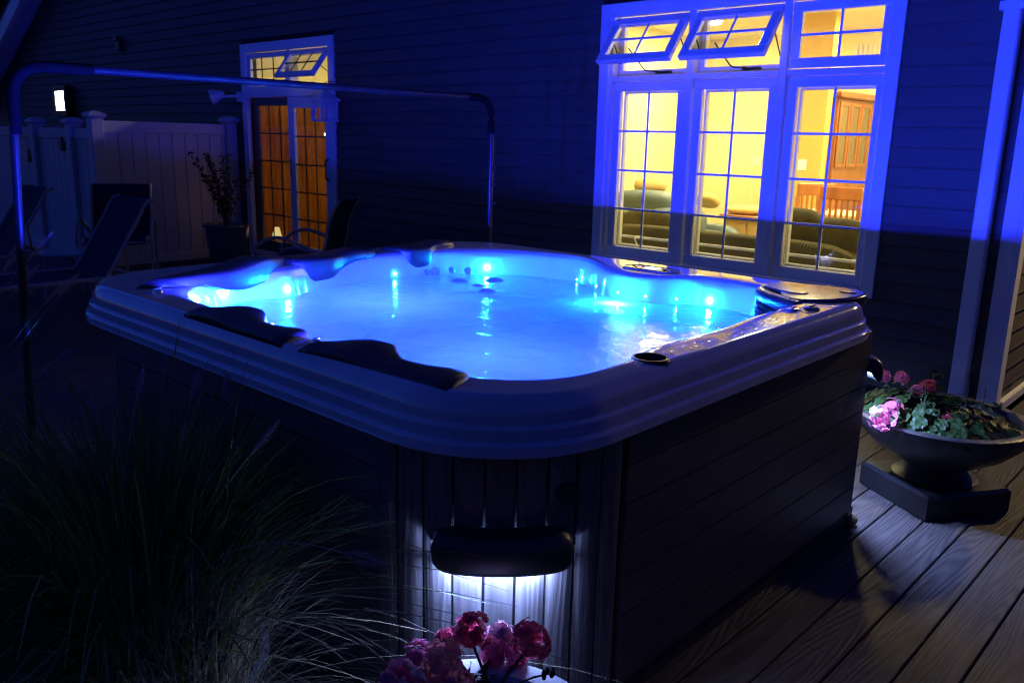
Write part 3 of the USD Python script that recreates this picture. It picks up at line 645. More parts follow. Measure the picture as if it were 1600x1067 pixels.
# ---- downspout and small wall fittings
t = thing('downspout', 'white square downspout beside the right corner of the house', 'downspout', (-0.26, YW - 0.06, 0))
obj('pipe', box(-0.305, -0.215, YW - 0.095, YW - 0.024, -0.02, ZG, 0.010), M_trim, t, smooth=False)
obj('strap', join(box(-0.325, -0.195, YW - 0.10, YW - 0.096, 2.20, 2.245), box(-0.325, -0.3055, YW - 0.096, YW - 0.02, 2.20, 2.245), box(-0.2145, -0.195, YW - 0.096, YW - 0.02, 2.20, 2.245)), M_trim, t, smooth=False)
t = thing('flood_lamp', 'twin headed white flood lamp, unlit, on the clapboards left of the patio door', 'lamp', (-8.45, YW - 0.02, 1.88))
obj('wall_plate', lathe([(0.0, 0.0), (0.06, 0.0), (0.055, 0.02), (0.0, 0.025)], (0, 0, 0), 16) if False else box(-8.30, -8.19, YW - 0.05, YW - 0.019, 1.82, 1.93, 0.008), M_trim, t)
obj('lamp_arm', tube(bent([(-8.25, YW - 0.05, 1.88), (-8.30, YW - 0.12, 1.88), (-8.42, YW - 0.16, 1.87)], 0.03), 0.016), M_trim, t)
obj('lamp_head', move(rotz(rotx(lathe([(0.03, -0.10), (0.05, -0.06), (0.085, 0.03), (0.09, 0.06), (0.078, 0.06), (0.0, 0.03)], (0, 0, 0), 20), 1.9), -0.6), (-8.50, YW - 0.19, 1.88)), M_trim, t)
t = thing('wall_vent', 'small dark vent high on the far left clapboards', 'vent', (-11.34, YW, 2.62))
obj('vent_box', box(-11.39, -11.29, YW - 0.07, YW - 0.019, 2.53, 2.71, 0.008), M_tube, t, smooth=False)
obj('hood', box(-11.40, -11.28, YW - 0.10, YW - 0.071, 2.66, 2.72, 0.008), M_tube, t, smooth=False)
t = thing('wall_lantern', 'bright white square lantern on the far left house wall', 'lantern', (-13.43, YW - 0.1, 1.9))
lx0, lx1, lz0, lz1 = -13.70, -13.16, 1.66, 2.12
obj('frame', join(*frame4(lx0, lx1, lz0, lz1, YW - 0.14, YW - 0.02, 0.085, 0.006)), M_tube, t, smooth=False)
obj('back_plate', box(lx0 + 0.085, lx1 - 0.085, YW - 0.05, YW - 0.03, lz0 + 0.085, lz1 - 0.085), M_trim, t, smooth=False)
obj('lit_pane', box(lx0 + 0.086, lx1 - 0.086, YW - 0.12, YW - 0.10, lz0 + 0.086, lz1 - 0.086), usdkit.material(stage, '/World/Looks/lantern_glow', {
    'g': ('geometry', {}), 'n': ('noise_texture', {'scale': 9.0}), 'r': ('rgb_ramp', {'ramp': [(0.3, (0.35, 0.5, 0.5)), (0.7, (1, 1, 0.95))]}), 'e': ('emission', {'strength': 14.0 * LAMP})},
    [('g.position', 'n.vector'), ('n.fac', 'r.fac'), ('r.color', 'e.color')], surface='e.emission'), t, smooth=False)
t = thing('hanging_lantern', 'white birdhouse shaped lantern hanging beside the right door panel', 'lantern', (-6.42, YW - 0.15, 1.66))
bx, by = -6.41, YW - 0.15
for dx in (-0.085, 0.085):
    for dy in (-0.085, 0.085): obj('post', box(bx + dx - 0.012, bx + dx + 0.012, by + dy - 0.012, by + dy + 0.012, 1.62, 1.80), M_trim, t, smooth=False)
obj('floor', box(bx - 0.10, bx + 0.10, by - 0.10, by + 0.10, 1.60, 1.62), M_trim, t, smooth=False)
for k in range(1, 4):
    obj('bar', box(bx - 0.085 + k * 0.0425 - 0.004, bx - 0.085 + k * 0.0425 + 0.004, by - 0.091, by - 0.083, 1.62, 1.80), M_trim, t, smooth=False)
    obj('bar', box(bx + 0.083, bx + 0.091, by - 0.085 + k * 0.0425 - 0.004, by - 0.085 + k * 0.0425 + 0.004, 1.62, 1.80), M_trim, t, smooth=False)
obj('roof', loft(np.array([[(bx + sx * s, by + sy * s, zz) for sx, sy in ((-1, -1), (1, -1), (1, 1), (-1, 1))] for s, zz in ((0.12, 1.801), (0.12, 1.815), (0.02, 1.91))]), caps=(True, True)), M_trim, t, smooth=False)
obj('hook', tube(bent([(bx, by, 1.91), (bx, by, 1.98), (bx, YW - 0.034, 2.0)], 0.03), 0.005, 6), M_tube, t)

# ---- lamp post round the corner, whose warm light lies on the side wall and the deck
t = thing('lamp_post', 'warm lamp post standing on the deck round the right corner of the house', 'lamp', (.55, 5.6, 0))
obj('post', tube([(.55, 5.6, 0.0), (.55, 5.6, 1.80)], .022, 12), M_tube, t)
obj('foot', lathe([(.0, .02), (.08, .02), (.09, .0)], (.55, 5.6, 0), 24), M_tube, t)
obj('bulb', ball((.55, 5.6, 1.90), 0.06, 10), glow('porch_glow', (1.0, 0.70, 0.27), PORCH), t)
obj('hood', lathe([(0.15, 1.99), (0.11, 2.03), (0.02, 2.07)], (.55, 5.6, 0), 24), M_tube, t)
obj('hood_stay', tube([(.63, 5.6, 1.80), (.63, 5.6, 2.03)], .005, 6), M_tube, t)

# ================================================================== FENCE
FX, FY = -8.40, 2.62
def post(path, x, y, top):
    obj('post', box(x - 0.065, x + 0.065, y - 0.065, y + 0.065, 0.0, top - 0.06, 0.008), M_fence, path, smooth=False)
    cap = [(0.065, top - 0.085), (0.09, top - 0.06), (0.09, top - 0.035), (0.05, top - 0.012), (0.0, top)]
    r = np.array([[(x + sx * s, y + sy * s, zz) for sx, sy in ((-1, -1), (1, -1), (1, 1), (-1, 1))] for s, zz in cap])
    obj('post_cap', loft(r, caps=(True, False)), M_fence, path, smooth=False)
fa = thing('privacy_fence', 'white vinyl board fence running from the house wall to the corner post', 'fence', (FX, 3.4, 0))
y = FY + 0.07
while y < YW - 0.18:
    y2 = min(y + 0.150, YW - 0.17)
    obj('fence_board', box(FX - 0.014, FX + 0.014, y + 0.003, y2 - 0.003, 0.06, 1.44, 0.003), M_fence, fa, smooth=False); y = y2
obj('top_rail', box(FX - 0.026, FX + 0.026, FY + 0.066, YW - 0.165, 1.44, 1.565, 0.006), M_fence, fa, smooth=False)
obj('bottom_rail', box(FX - 0.026, FX + 0.026, FY + 0.066, YW - 0.165, 0.02, 0.12, 0.006), M_fence, fa, smooth=False)
post(fa, FX, FY, 1.665); post(fa, FX, YW - 0.10, 1.66)
fb = thing('privacy_fence', 'white vinyl board fence behind the lounge chairs on the far left', 'fence', (-10.2, FY, 0))
xs = [FX - 0.066, -8.93]
for (a, b) in ((-8.93, FX - 0.066), (-10.03, -9.07), (-13.0, -10.17)):
    x = a
    while x < b - 0.02:
        x2 = min(x + 0.150, b)
        obj('fence_board', box(x + 0.003, x2 - 0.003, FY - 0.014, FY + 0.014, 0.06, 1.365, 0.003), M_fence, fb, smooth=False); x = x2
    obj('top_rail', box(a, b, FY - 0.026, FY + 0.026, 1.365, 1.48, 0.006), M_fence, fb, smooth=False)
    obj('bottom_rail', box(a, b, FY - 0.026, FY + 0.026, 0.02, 0.12, 0.006), M_fence, fb, smooth=False)
for x in (-9.0, -10.1, -13.0): post(fb, x, FY, 1.60)
def ornament(label, x, y, z, n):
    t = thing('hanging_ornament', label, 'ornament', (x, y, z))
    g = np.arange(2 * n) * PI / n
    rr = np.where(np.arange(2 * n) % 2 == 0, 0.085, 0.036)
    r = np.stack([np.c_[x + rr * np.sin(g), np.full(2 * n, y + d), z + rr * np.cos(g)] for d in (-0.012, 0.012)])
    obj('leaf', loft(r, caps=(True, True)), M_tube, t, smooth=False)
    obj('wire', tube([(x, y, z + 0.08), (x, y + 0.0, 1.37)], 0.003, 5), M_tube, t)
ornament('dark leaf shaped ornament on the fence below the nearer post', -9.22, FY - 0.045, 1.30, 5)
ornament('dark leaf shaped ornament on the fence beside the far left post', -10.28, FY - 0.045, 1.14, 5)

# ================================================================== TREES behind the gable, far left
def leaf_cloud(c, rad, n, size, seed, squash=(1, 1, 1)):
    r = np.random.default_rng(seed)
    d = r.normal(size=(n, 3)); d /= np.linalg.norm(d, axis=1, keepdims=True)
    lump = 0.65 + 0.7 * meshkit.fbm(d * 2.2 + 9, 3, seed)
    p = np.asarray(c) + d * (rad * lump * r.uniform(0.35, 1, n) ** 0.5)[:, None] * np.asarray(squash)
    a = r.normal(size=(n, 3)); a /= np.linalg.norm(a, axis=1, keepdims=True)
    b = np.cross(a, r.normal(size=(n, 3))); b /= np.linalg.norm(b, axis=1, keepdims=True)
    s = size * r.uniform(0.6, 1.3, n)[:, None]
    v = np.stack([p - a * s, p + b * s * 0.45, p + a * s, p - b * s * 0.45], 1).reshape(-1, 3)
    k = np.arange(n)[:, None] * 4
    return v, np.vstack([k + [0, 1, 2], k + [0, 2, 3]])
for i, (x, y, h, rad, lb) in enumerate(((-27.0, 6.0, 6.0, 2.6, 'dark leafy tree against the sky at the left edge'), (-33.0, 10.0, 8.5, 3.4, 'taller dark tree behind the gable end of the house'))):
    t = thing('tree', lb, 'tree', (x, y, -0.3))
    obj('trunk', tube([(x, y, -0.3), (x + 0.1, y, h * 0.4), (x - 0.1, y + 0.1, h * 0.8)], [0.25, 0.18, 0.08]), M_bark, t)
    obj('crown', leaf_cloud((x, y, h * 0.72), rad, 7000, 0.16, 11 + i, (1, 1, 1.15)), M_tree, t, smooth=False)

# ================================================================== HOT TUB
L, W, H = 2.354, 2.199, 0.934
C0 = np.array([-1.17, 1.10])
NA = 1400
TH = np.arange(NA) * 2 * PI / NA
DIR = np.c_[np.cos(TH), np.sin(TH)]
def outline_r(inset, rad=0.37):
    """distance from C0 to a rounded rectangle, by angle"""
    x0, x1, y0, y1 = -L + inset, -inset, inset, W - inset; r = max(rad - inset, 0.05)
    pts = []
    for cx, cy, a0 in ((x1 - r, y1 - r, 0), (x0 + r, y1 - r, 90), (x0 + r, y0 + r, 180), (x1 - r, y0 + r, 270)):
        for a in np.radians(np.linspace(a0, a0 + 90, 40)): pts.append((cx + r * math.cos(a), cy + r * math.sin(a)))
    p = np.array(pts) - C0; an = np.arctan2(p[:, 1], p[:, 0]) % (2 * PI); o = np.argsort(an)
    # exact polygon-ray distance
    p, an = p[o], an[o]
    q = np.roll(p, -1, 0); idx = (np.searchsorted(an, TH, 'right') - 1) % len(p)
    a, b = p[idx], q[idx]; e = b - a
    return (a[:, 0] * e[:, 1] - a[:, 1] * e[:, 0]) / (DIR[:, 0] * e[:, 1] - DIR[:, 1] * e[:, 0])
inner_pts = np.array([(-.164, .327), (-.135, .483), (-.155, .637), (-.178, .712), (-.189, .857), (-.175, 1.06), (-.196, 1.30), (-.200, 1.50), (-.20, 1.62), (-.24, 1.74), (-.33, 1.84), (-.42, 1.92), (-.52, 1.965), (-.636, 1.976),
    (-.760, 1.95), (-.86, 1.86), (-.96, 1.815), (-1.099, 1.83), (-1.25, 1.93), (-1.351, 2.000), (-1.483, 2.035), (-1.65, 2.01), (-1.80, 1.95), (-1.92, 1.86), (-2.0, 1.76), (-2.045, 1.64), (-2.065, 1.5), (-2.09, 1.35), (-2.10, 1.2),
    (-2.08, 1.05), (-2.04, .9), (-1.99, .78), (-2.01, .66), (-2.0, .54), (-1.945, .42), (-1.85, .31), (-1.7, .225), (-1.4, .19), (-.9, .17), (-.6, .17), (-.4, .19), (-.245, .245)])
ip = smooth_path(inner_pts, 600, True) - C0
ia = np.unwrap(np.arctan2(ip[:, 1], ip[:, 0])); o = np.argsort(ia % (2 * PI))
RIN = np.interp(TH, (ia % (2 * PI))[o], np.linalg.norm(ip, axis=1)[o], period=2 * PI)
def ring(r, z): return np.c_[C0 + DIR * r[:, None], np.broadcast_to(z, (NA,))]
tub = thing('hot_tub', 'large square hot tub with glowing blue water and dark board cabinet', 'hot tub', (-1.17, 1.1, 0))
prof = [(.055, .800), (.008, .800), (0, .806), (0, .828), (.003, .834), (.013, .838), (.014, .842), (.014, .862), (.017, .868), (.026, .871), (.027, .875), (.029, .893), (.034, .908), (.043, .920), (.052, .9295), (.060, .9330), (.068, H)]
rings = [ring(outline_r(i), z) for i, z in prof]
RO = outline_r(.068)
LIFT = .009 * np.clip((DIR[:, 0] - .55) / .25, 0, 1)        # the right-hand arm rest rises a little inwards
slope = 0.010
for s in np.linspace(0.05, 0.9, 26): rings.append(ring(RO + (RIN + 0.012 - RO) * s, H - slope * s ** 7 + LIFT * min(s, .8)))
for d, dz in ((.012, .012), (.006, .0155), (.001, .023), (-.003, .034), (-.006, .05), (-.012, .09), (-.02, .13), (-.035, .2), (-.06, .34), (-.10, .46), (-.16, .52), (-.30, .56)): rings.append(ring(RIN + d, H - dz + LIFT * .8 * max(0, 1 - dz / .1)))
rings.append(ring(RIN * 0.4, H - .60))
S = np.array(rings)
# cup holder wells and shallow dishes pressed into the right-hand rim
def press(S, cx, cy, r, depth, soft=0.012):
    d = np.hypot(S[..., 0] - cx, S[..., 1] - cy); top = S[..., 2] > 0.90
    S[..., 2] -= np.where(top, depth * np.clip((r + soft - d) / soft, 0, 1), 0)
press(S, -0.100, 0.645, 0.034, 0.045); press(S, -0.16, 1.50, 0.018, 0.006, 0.02)
obj('shell', loft(S, caps=(False, True)), M_shell, tub, smooth=48)
obj('cup_liner', lathe([(0.0, .872), (0.026, .872), (0.034, .878), (0.038, .918), (0.041, .9405), (0.046, .9410), (0.049, .9360), (0.049, .930)], (-0.100, 0.645, 0), 40), M_plastic, tub)
ZW = .815
k = np.linspace(0.02, 1, 30)
wr = np.array([ring((RIN - 0.008) * s, ZW) for s in k])
wr[..., 2] += 0.004 * (meshkit.fbm(wr * np.array([5, 5, 1.0]), 3, 3) - 0.5)
obj('water', loft(wr[::-1], caps=(False, True)), M_water, tub, smooth=True)
# cabinet: long boards on the straight sides, upright boards round the corners
CI = 0.050      # how far the cabinet sits in from the lip
zb0, zb1 = 0.075, 0.799
nb = 7; bh = (zb1 - zb0) / nb
RC = 0.46
inner_box = (-L + CI, -CI, CI, W - CI)
obj('cabinet_core', prism([(inner_box[0] + .04, inner_box[2] + .3), (inner_box[0] + .3, inner_box[2] + .04), (inner_box[1] - .3, inner_box[2] + .04), (inner_box[1] - .04, inner_box[2] + .3), (inner_box[1] - .04, inner_box[3] - .3), (inner_box[1] - .3, inner_box[3] - .04), (inner_box[0] + .3, inner_box[3] - .04), (inner_box[0] + .04, inner_box[3] - .3)], 0.03, 0.40), M_black, tub, smooth=False)
def side_board(nm, b, z0, z1):
    """board with a chamfer along its lower edge that makes a dark joint"""
    xa, xb, ya, yb = b; t, c = .022, .0045
    if nm in ('right', 'left'):
        o, sg, e0, e1 = (xb, 1, ya, yb) if nm == 'right' else (xa, -1, ya, yb)
        pr_ = [(o - sg * t, z0), (o - sg * c, z0), (o, z0 + c), (o, z1), (o - sg * t, z1)]
        rr = np.array([[(p, e, q) for p, q in pr_] for e in (e0, e1)])
    else:
        o, sg, e0, e1 = (ya, -1, xa, xb) if nm == 'front' else (yb, 1, xa, xb)
        pr_ = [(o - sg * t, z0), (o - sg * c, z0), (o, z0 + c), (o, z1), (o - sg * t, z1)]
        rr = np.array([[(e, p, q) for p, q in pr_] for e in (e0, e1)])
    import trimesh
    h = trimesh.convex.convex_hull(rr.reshape(-1, 3)); return np.array(h.vertices), np.array(h.faces)
for i in range(nb):
    z0, z1 = zb0 + i * bh + 0.0004, zb0 + (i + 1) * bh - 0.0004
    for nm, b, mt in (('right', (-CI - 0.022, -CI, RC + 0.03, W - RC - 0.0), M_skirt_h), ('left', (-L + CI, -L + CI + 0.022, RC, W - RC), M_skirt_h),
                      ('front', (-L + RC, -RC, CI, CI + 0.022), M_skirt_x), ('back', (-L + RC, -RC, W - CI - 0.022, W - CI), M_skirt_x)):
        if nm == 'right': b = (b[0], b[1], 0.50, W - 0.13)
        obj('side_board', side_board(nm, b, z0, z1), mt, tub, smooth=False)
def corner_boards(cx, cy, a0, r, n, a1=None):
    """upright boards bent round a corner"""
    ang = np.radians(np.linspace(a0, a0 + 90, n + 1))
    for p, q in zip(ang, ang[1:]):
        g = np.linspace(p + 0.0035 / r * 1.0, q - 0.0035 / r, 6)
        sec = [(r - 0.02, g[0])] + [(r - (0.004 if j in (0, 5) else 0.0), a) for j, a in enumerate(g)] + [(r - 0.02, g[-1])]
        rr = np.array([[(cx + d * math.cos(a), cy + d * math.sin(a), zz) for d, a in sec] for zz in (zb0 - 0.02, zb1)])
        obj('corner_board', loft(rr, caps=(True, True)), M_skirt_v, tub, smooth=30)
corner_boards(-CI - 0.43, CI + 0.43, 270, 0.43, 9)
corner_boards(-L + CI + 0.43, CI + 0.43, 180, 0.43, 8)
corner_boards(-CI - 0.10, W - CI - 0.10, 0, 0.10, 3)
corner_boards(-L + CI + 0.43, W - CI - 0.43, 90, 0.43, 8)
gl = np.array([np.c_[C0 + DIR * outline_r(CI + .030, .45)[:, None], np.full(NA, zz)][::6] for zz in (zb0, zb1)])
obj('cabinet_liner', loft(gl), M_black, tub, smooth=40)
obj('base_pan', box(-L + .066, -.066, .066, W - .066, 0.004, 0.07), M_black, tub, smooth=False)
obj('leveling_foot', ball((-0.058, W - 0.100, 0.026), 0.028, 8, (1, 1, 1.0)), mat('tan_rubber', (0.20, 0.13, 0.045), 0.7), tub)
# small round drain cover on the front corner
def on_corner(a_deg, z, off=0.0, cx=-CI - 0.43, cy=CI + 0.43, r=0.43):
    a = math.radians(a_deg); return np.array([cx + (r + off) * math.cos(a), cy + (r + off) * math.sin(a), z]), a
c, a = on_corner(336, 0.672)
dm = lathe([(0.0, 0.012), (0.018, 0.012), (0.021, 0.016), (0.027, 0.015), (0.030, 0.006), (0.030, 0.0)], (0, 0, 0), 28)
dv = dm[0][:, [2, 0, 1]]
obj('drain_cap', move(rotz((dv, dm[1]), a), c), M_plastic, tub)
# corner lamps: a curved dark shade with a strip of cool light under it
def corner_lamp(cx, cy, mid, half, r, power, strip, z0=0.503, z1=0.600, low=.05):
    n = 24; g = np.radians(np.linspace(mid - half, mid + half, n)); u = np.linspace(-1, 1, n)
    env = np.clip(1 - np.abs(u) ** 9, 0.03, 1) ** 0.6
    rows = []
    for off, t in ((0.001, 1.0), (0.030, 0.97), (0.052, 0.80), (0.060, 0.50), (0.060, 0.12), (0.054, 0.0), (0.045, 0.0), (0.043, 0.2), (0.003, 0.55)):
        zm, hh = z0 + (z1 - z0) * 0.45, (z1 - z0)
        zz = zm + (z0 + hh * t - zm) * env
        rows.append(np.stack([cx + (r + off * (0.25 + 0.75 * env)) * np.cos(g), cy + (r + off * (0.25 + 0.75 * env)) * np.sin(g), zz], 1))
    rows = np.array(rows); ends = []
    for e in (0, n - 1):
        q = rows[:, e]; ends.append((np.vstack([q, q.mean(0)]), np.array([[i, (i + 1) % len(q), len(q)] for i in range(len(q))])))
    obj('lamp_shade', join(loft(rows, closed=False), *ends), M_plastic, tub, smooth=40)
    gi = np.radians(np.linspace(strip[0], strip[1], 18))
    st = np.array([[(cx + (r + d) * math.cos(a), cy + (r + d) * math.sin(a), z0 + (z1 - z0) * low) for a in gi] for d in (0.012, 0.040)])
    obj('light_strip', loft(st, closed=False), glow('corner_strip_glow_%d' % round(power * 10), COOL, CORNER * (power if power > .5 else .04)), tub, smooth=False)
corner_lamp(-CI - 0.43, CI + 0.43, 316, 22, 0.43, 1, (298, 330), low=.025)
corner_lamp(-CI - 0.10, W - CI - 0.10, 70, 54, 0.10, 8, (76, 112), .597, .695)
corner_lamp(-L + CI + 0.43, W - CI - 0.43, 128, 21, 0.43, 2, (112, 146))
# head pillows. e(t) runs along the rim; inner(t) reach, hang(t) how far the face drops
def pillow(pa, pb, reach, hang, label=None, top=0.955, outer=0.0, bulge=0.0, n=48):
    pa, pb = np.array(pa), np.array(pb); t = (pb - pa) / np.linalg.norm(pb - pa); nrm = np.array([-t[1], t[0]])   # nrm points to the water
    rows = []
    from scipy.interpolate import PchipInterpolator
    fr = PchipInterpolator(*np.array(reach).T); fh = PchipInterpolator(*np.array(hang).T)
    for s in np.linspace(0, 1, n):
        e = max(0.0, min(1, (min(s, 1 - s) / 0.06))) ** 0.5 * (0.8 + 0.45 * math.exp(-((s - .30) / .16) ** 2))
        w, h = fr(s), fh(s)
        base = pa + (pb - pa) * s + nrm * bulge * 4 * s * (1 - s) * -1
        zc = 0.930; zt = zc + (top - zc) * e
        sec = [(outer, zc - 0.006), (outer + 0.004, zc + (zt - zc) * 0.6), (outer + 0.02, zt - 0.002), (outer + (w - outer) * 0.55, zt + 0.003 * e), (w - 0.022, zt), (w - 0.006, zt - 0.006), (w, zt - 0.016),
               (w + 0.004 * e, zt - 0.016 - h * 0.45), (w - 0.004, zt - 0.016 - h * 0.85), (w - 0.014, zt - 0.016 - h), (max(w - 0.05, outer + 0.004), max(zt - 0.020 - h, zc - 0.03 if w < .06 else 0))]
        rows.append([(base[0] + nrm[0] * d, base[1] + nrm[1] * d, z) for d, z in sec])
    mm = loft(np.array(rows), closed=True, caps=(True, True))
    obj('pillow', (mm[0], mm[1][:, ::-1]), M_pillow, tub, smooth=50, label=label)
REACH = [(0, .02), (.08, .08), (.2, .150), (.36, .160), (.48, .125), (.58, .10), (.72, .105), (.86, .125), (.94, .11), (1, .03)]
HANG = [(0, .015), (.2, .05), (.45, .065), (.7, .04), (.85, .05), (1, .012)]
pillow((-1.395, .045), (-.862, .045), REACH, HANG)
pillow((-.785, .048), (-.250, .075), REACH, HANG)
RL = [(0, .03), (.1, .12), (.3, .15), (.45, .16), (.65, .20), (.85, .19), (.95, .15), (1, .04)]
HL = [(0, .012), (.15, .03), (.3, .035), (.45, .05), (.62, .08), (.78, .085), (.92, .05), (1, .012)]
pillow((-2.235, .86), (-1.90, .125), [(0, .03), (.08, .12), (.3, .155), (.55, .15), (.8, .11), (.94, .07), (1, .01)], [(0, .02), (.15, .07), (.4, .085), (.6, .06), (.75, .03), (.9, .03), (1, .01)], top=.972)
pillow((-2.235, 1.40), (-2.235, .84), RL, HL, top=.957)
pillow((-2.235, 1.90), (-2.235, 1.46), RL, HL, top=.957)
# filter lid and grille in the rear right corner
lid_pts = smooth_path([(-.435, 1.90), (-.40, 1.995), (-.30, 2.065), (-.17, 2.085), (-.085, 2.05), (-.062, 1.96), (-.085, 1.84), (-.14, 1.745), (-.205, 1.70), (-.30, 1.78), (-.39, 1.85)], 90, True)
if np.sum(lid_pts[:, 0] * np.roll(lid_pts[:, 1], -1) - np.roll(lid_pts[:, 0], -1) * lid_pts[:, 1]) < 0: lid_pts = lid_pts[::-1]
obj('filter_cover', prism(lid_pts, .905, .949, .012), M_lid, tub, smooth=50)
el = np.array([(0.118 * math.cos(a), 0.058 * math.sin(a)) for a in np.linspace(0, 2 * PI, 48, endpoint=False)])
ca, sa = math.cos(-0.55), math.sin(-0.55)
el2 = np.c_[el[:, 0] * ca - el[:, 1] * sa - .318, el[:, 0] * sa + el[:, 1] * ca + 1.872]
obj('filter_lid', prism(el2, .9492, .9545, .004), M_lid, tub, smooth=50)
em = np.array([(0.030 * math.cos(a), 0.012 * math.sin(a)) for a in np.linspace(0, 2 * PI, 32, endpoint=False)])
em2 = np.c_[em[:, 0] * math.cos(.3) - em[:, 1] * math.sin(.3) - .125, em[:, 0] * math.sin(.3) + em[:, 1] * math.cos(.3) + 1.98]
obj('emblem', prism(em2, .9492, .953, .002), M_gold, tub, smooth=50)
ga, gb = np.array([-.425, 1.875]), np.array([-.185, 1.680])
gt = (gb - ga) / np.linalg.norm(gb - ga); gn = np.array([gt[1], -gt[0]])
def gr(u, off, z): p = ga + (gb - ga) * u + gn * (off + 0.022 * (1 - (2 * u - 1) ** 2)); return (p[0], p[1], z)
U = np.linspace(0, 1, 20)
obj('grille_panel', loft(np.array([[gr(u, o, z) for u in U] for o, z in ((-.06, .935), (-.01, .9455), (.010, .938), (.016, .925), (.017, .905), (.012, .899), (-.02, .897))]), closed=False), M_lid, tub, smooth=50)
obj('grille_back', loft(np.array([[gr(u, o, z) for u in U] for o, z in ((-.015, .90), (-.015, .78))]), closed=False), M_black, tub, smooth=50)
for q in range(5):
    zq = .884 - q * .019
    obj('louver', loft(np.array([[gr(u, o, z) for u in U] for o, z in ((-.014, zq + .007), (.011, zq + .001), (.013, zq - .002), (.008, zq - .004), (-.014, zq + .003))]), closed=False), M_lid, tub, smooth=50)
for u_ in (0.0, 1.0):
    p = gr(u_, -.002, 0)
    obj('grille_cheek', tube([(p[0], p[1], .78), (p[0], p[1], .925)], .014, 10), M_lid, tub)
# control panel on the back rim
pc = np.array([-.985, 1.975]); pz = .933
def cap_poly(cx, cy, hw, hh, n=24):
    pts = []
    for sx, a0 in ((1, -90), (-1, 90)):
        for a in np.radians(np.linspace(a0, a0 + 180, n)): pts.append((cx + sx * (hw - hh) + hh * math.cos(a), cy + hh * math.sin(a)))
    return np.array(pts)
obj('control_panel', prism(cap_poly(*pc, .135, .050), .925, pz + .006, .004), mat('panel_grey', (0.07, 0.07, 0.09), 0.2, coat=0.5), tub, smooth=50)
obj('panel_ring', tube(np.c_[cap_poly(*pc, .137, .052), np.full(48, pz + .004)][np.r_[0:48, 0]], .0045, 6, False), M_chrome, tub)
obj('display', box(pc[0] - .030, pc[0] + .032, pc[1] - .018, pc[1] + .022, pz + .0062, pz + .0085), glow('display_glow', (0.45, 0.5, 1.0), 4.0), tub, smooth=False)
for i, (dx, dy) in enumerate(((-.10, 0.012), (-.075, -.012), (-.05, .012), (.055, .014), (.075, -.012), (.10, .01))):
    obj('button', lathe([(0.0, pz + .009), (.007, pz + .009), (.010, pz + .006)], (pc[0] + dx, pc[1] + dy, 0), 14), M_chrome if i % 2 else M_plastic, tub)
# valves and air knobs on the rim
for (x, y, r) in ((-.135, 1.545, .022), (-.105, 1.62, .028), (-1.78, .145, .018), (-.80, .115, .014)):
    obj('valve_knob', lathe([(0.0, H + .012), (r * .75, H + .011), (r * .95, H + .006), (r, H - .004), (r * 1.2, H - .006)], (x, y, 0), 24), M_chrome if r < .02 else mat('grey_valve', (.16, .16, .17), .25), tub)
    obj('valve_grip', box(x - r * .15, x + r * .15, y - r * .8, y + r * .8, H + .011, H + .018, .002), M_chrome, tub)
# jets
def jet(p, r, nrm):
    nrm = np.array(nrm, float); nrm /= np.linalg.norm(nrm)
    a = np.cross(nrm, [0, 0, 1.0]); a /= np.linalg.norm(a); b = np.cross(nrm, a)
    g = np.arange(20) * 2 * PI / 20
    rows = [[np.array(p) + nrm * h + (a * math.cos(q) + b * math.sin(q)) * rr for q in g] for rr, h in ((r, 0), (r * 1.02, .004), (r * .8, .007), (r * .55, .001), (r * .2, .003))]
    obj('jet', loft(np.array(rows), caps=(False, True)), mat('jet_grey', (.30, .32, .40), .3), tub, smooth=40)
# beads of water left on the flat rim
r_ = np.random.default_rng(77); dv, df = ball((0, 0, 0), 1.0, 5); drops = []
for i in range(520):
    if i < 330: x, y = -.045 - .13 * r_.uniform(0, 1) ** 1.0, r_.uniform(.55, 1.75)
    elif i < 440: x, y = r_.uniform(-.50, -.20), r_.uniform(.085, .15)
    else: x, y = r_.uniform(-1.6, -.5), W - r_.uniform(.06, .16)
    q = np.array([x, y]) - C0; an = math.atan2(q[1], q[0]) % (2 * PI); d_ = np.hypot(*q)
    if d_ > np.interp(an, TH, RO, period=2 * PI) - .004 or d_ < np.interp(an, TH, RIN, period=2 * PI) + .012 or np.hypot(x + .1, y - .645) < .055: continue
    R_d = .0012 + .0038 * r_.uniform() ** 3
    drops.append((dv * np.array([R_d * r_.uniform(.8, 1.5), R_d * r_.uniform(.8, 1.5), R_d * .5]) + np.array([x, y, H - .0004 + (.0055 if x > -.2 else 0)]), df))
obj('water_beads', join(*drops), mat('water_bead', (.9, .9, .92), 0.02, 0.5, transmission_weight=1.0, ior=1.33), tub, smooth=True, kind='stuff')
# LED positions on the walls of the pool: (x, y, z)
LEDS = [(-1.972, 0.494, 0.873, 0.019), (-1.979, 0.781, 0.847, 0.013), (-2.075, 1.425, 0.836, 0.014), (-1.89, 1.873, 0.846, 0.013), (-1.427, 2.017, 0.828, 0.0042), (-1.22, 1.895, 0.838, 0.0042), (-1.034, 1.803, 0.845, 0.0042), (-0.907, 1.824, 0.844, 0.0042), (-0.808, 1.906, 0.837, 0.0042), (-0.684, 1.964, 0.84, 0.012)]
for i, (x, y, z, r) in enumerate(LEDS):
    obj('light_point', ball((x, y, z), r, 8), glow('led_seen', LED_WALL, SEEN), tub, smooth=True)
for x in (-2.0, -1.74, -1.46, -1.20, -.64, -.47):
    yy = float(np.interp(x, (-2.0, -1.72, -1.4, -.3), (.50, .245, .225, .24)))
    obj('light_point', ball((x, yy, .898), .010, 8), glow('led_rim', LED, HID), tub, smooth=True)
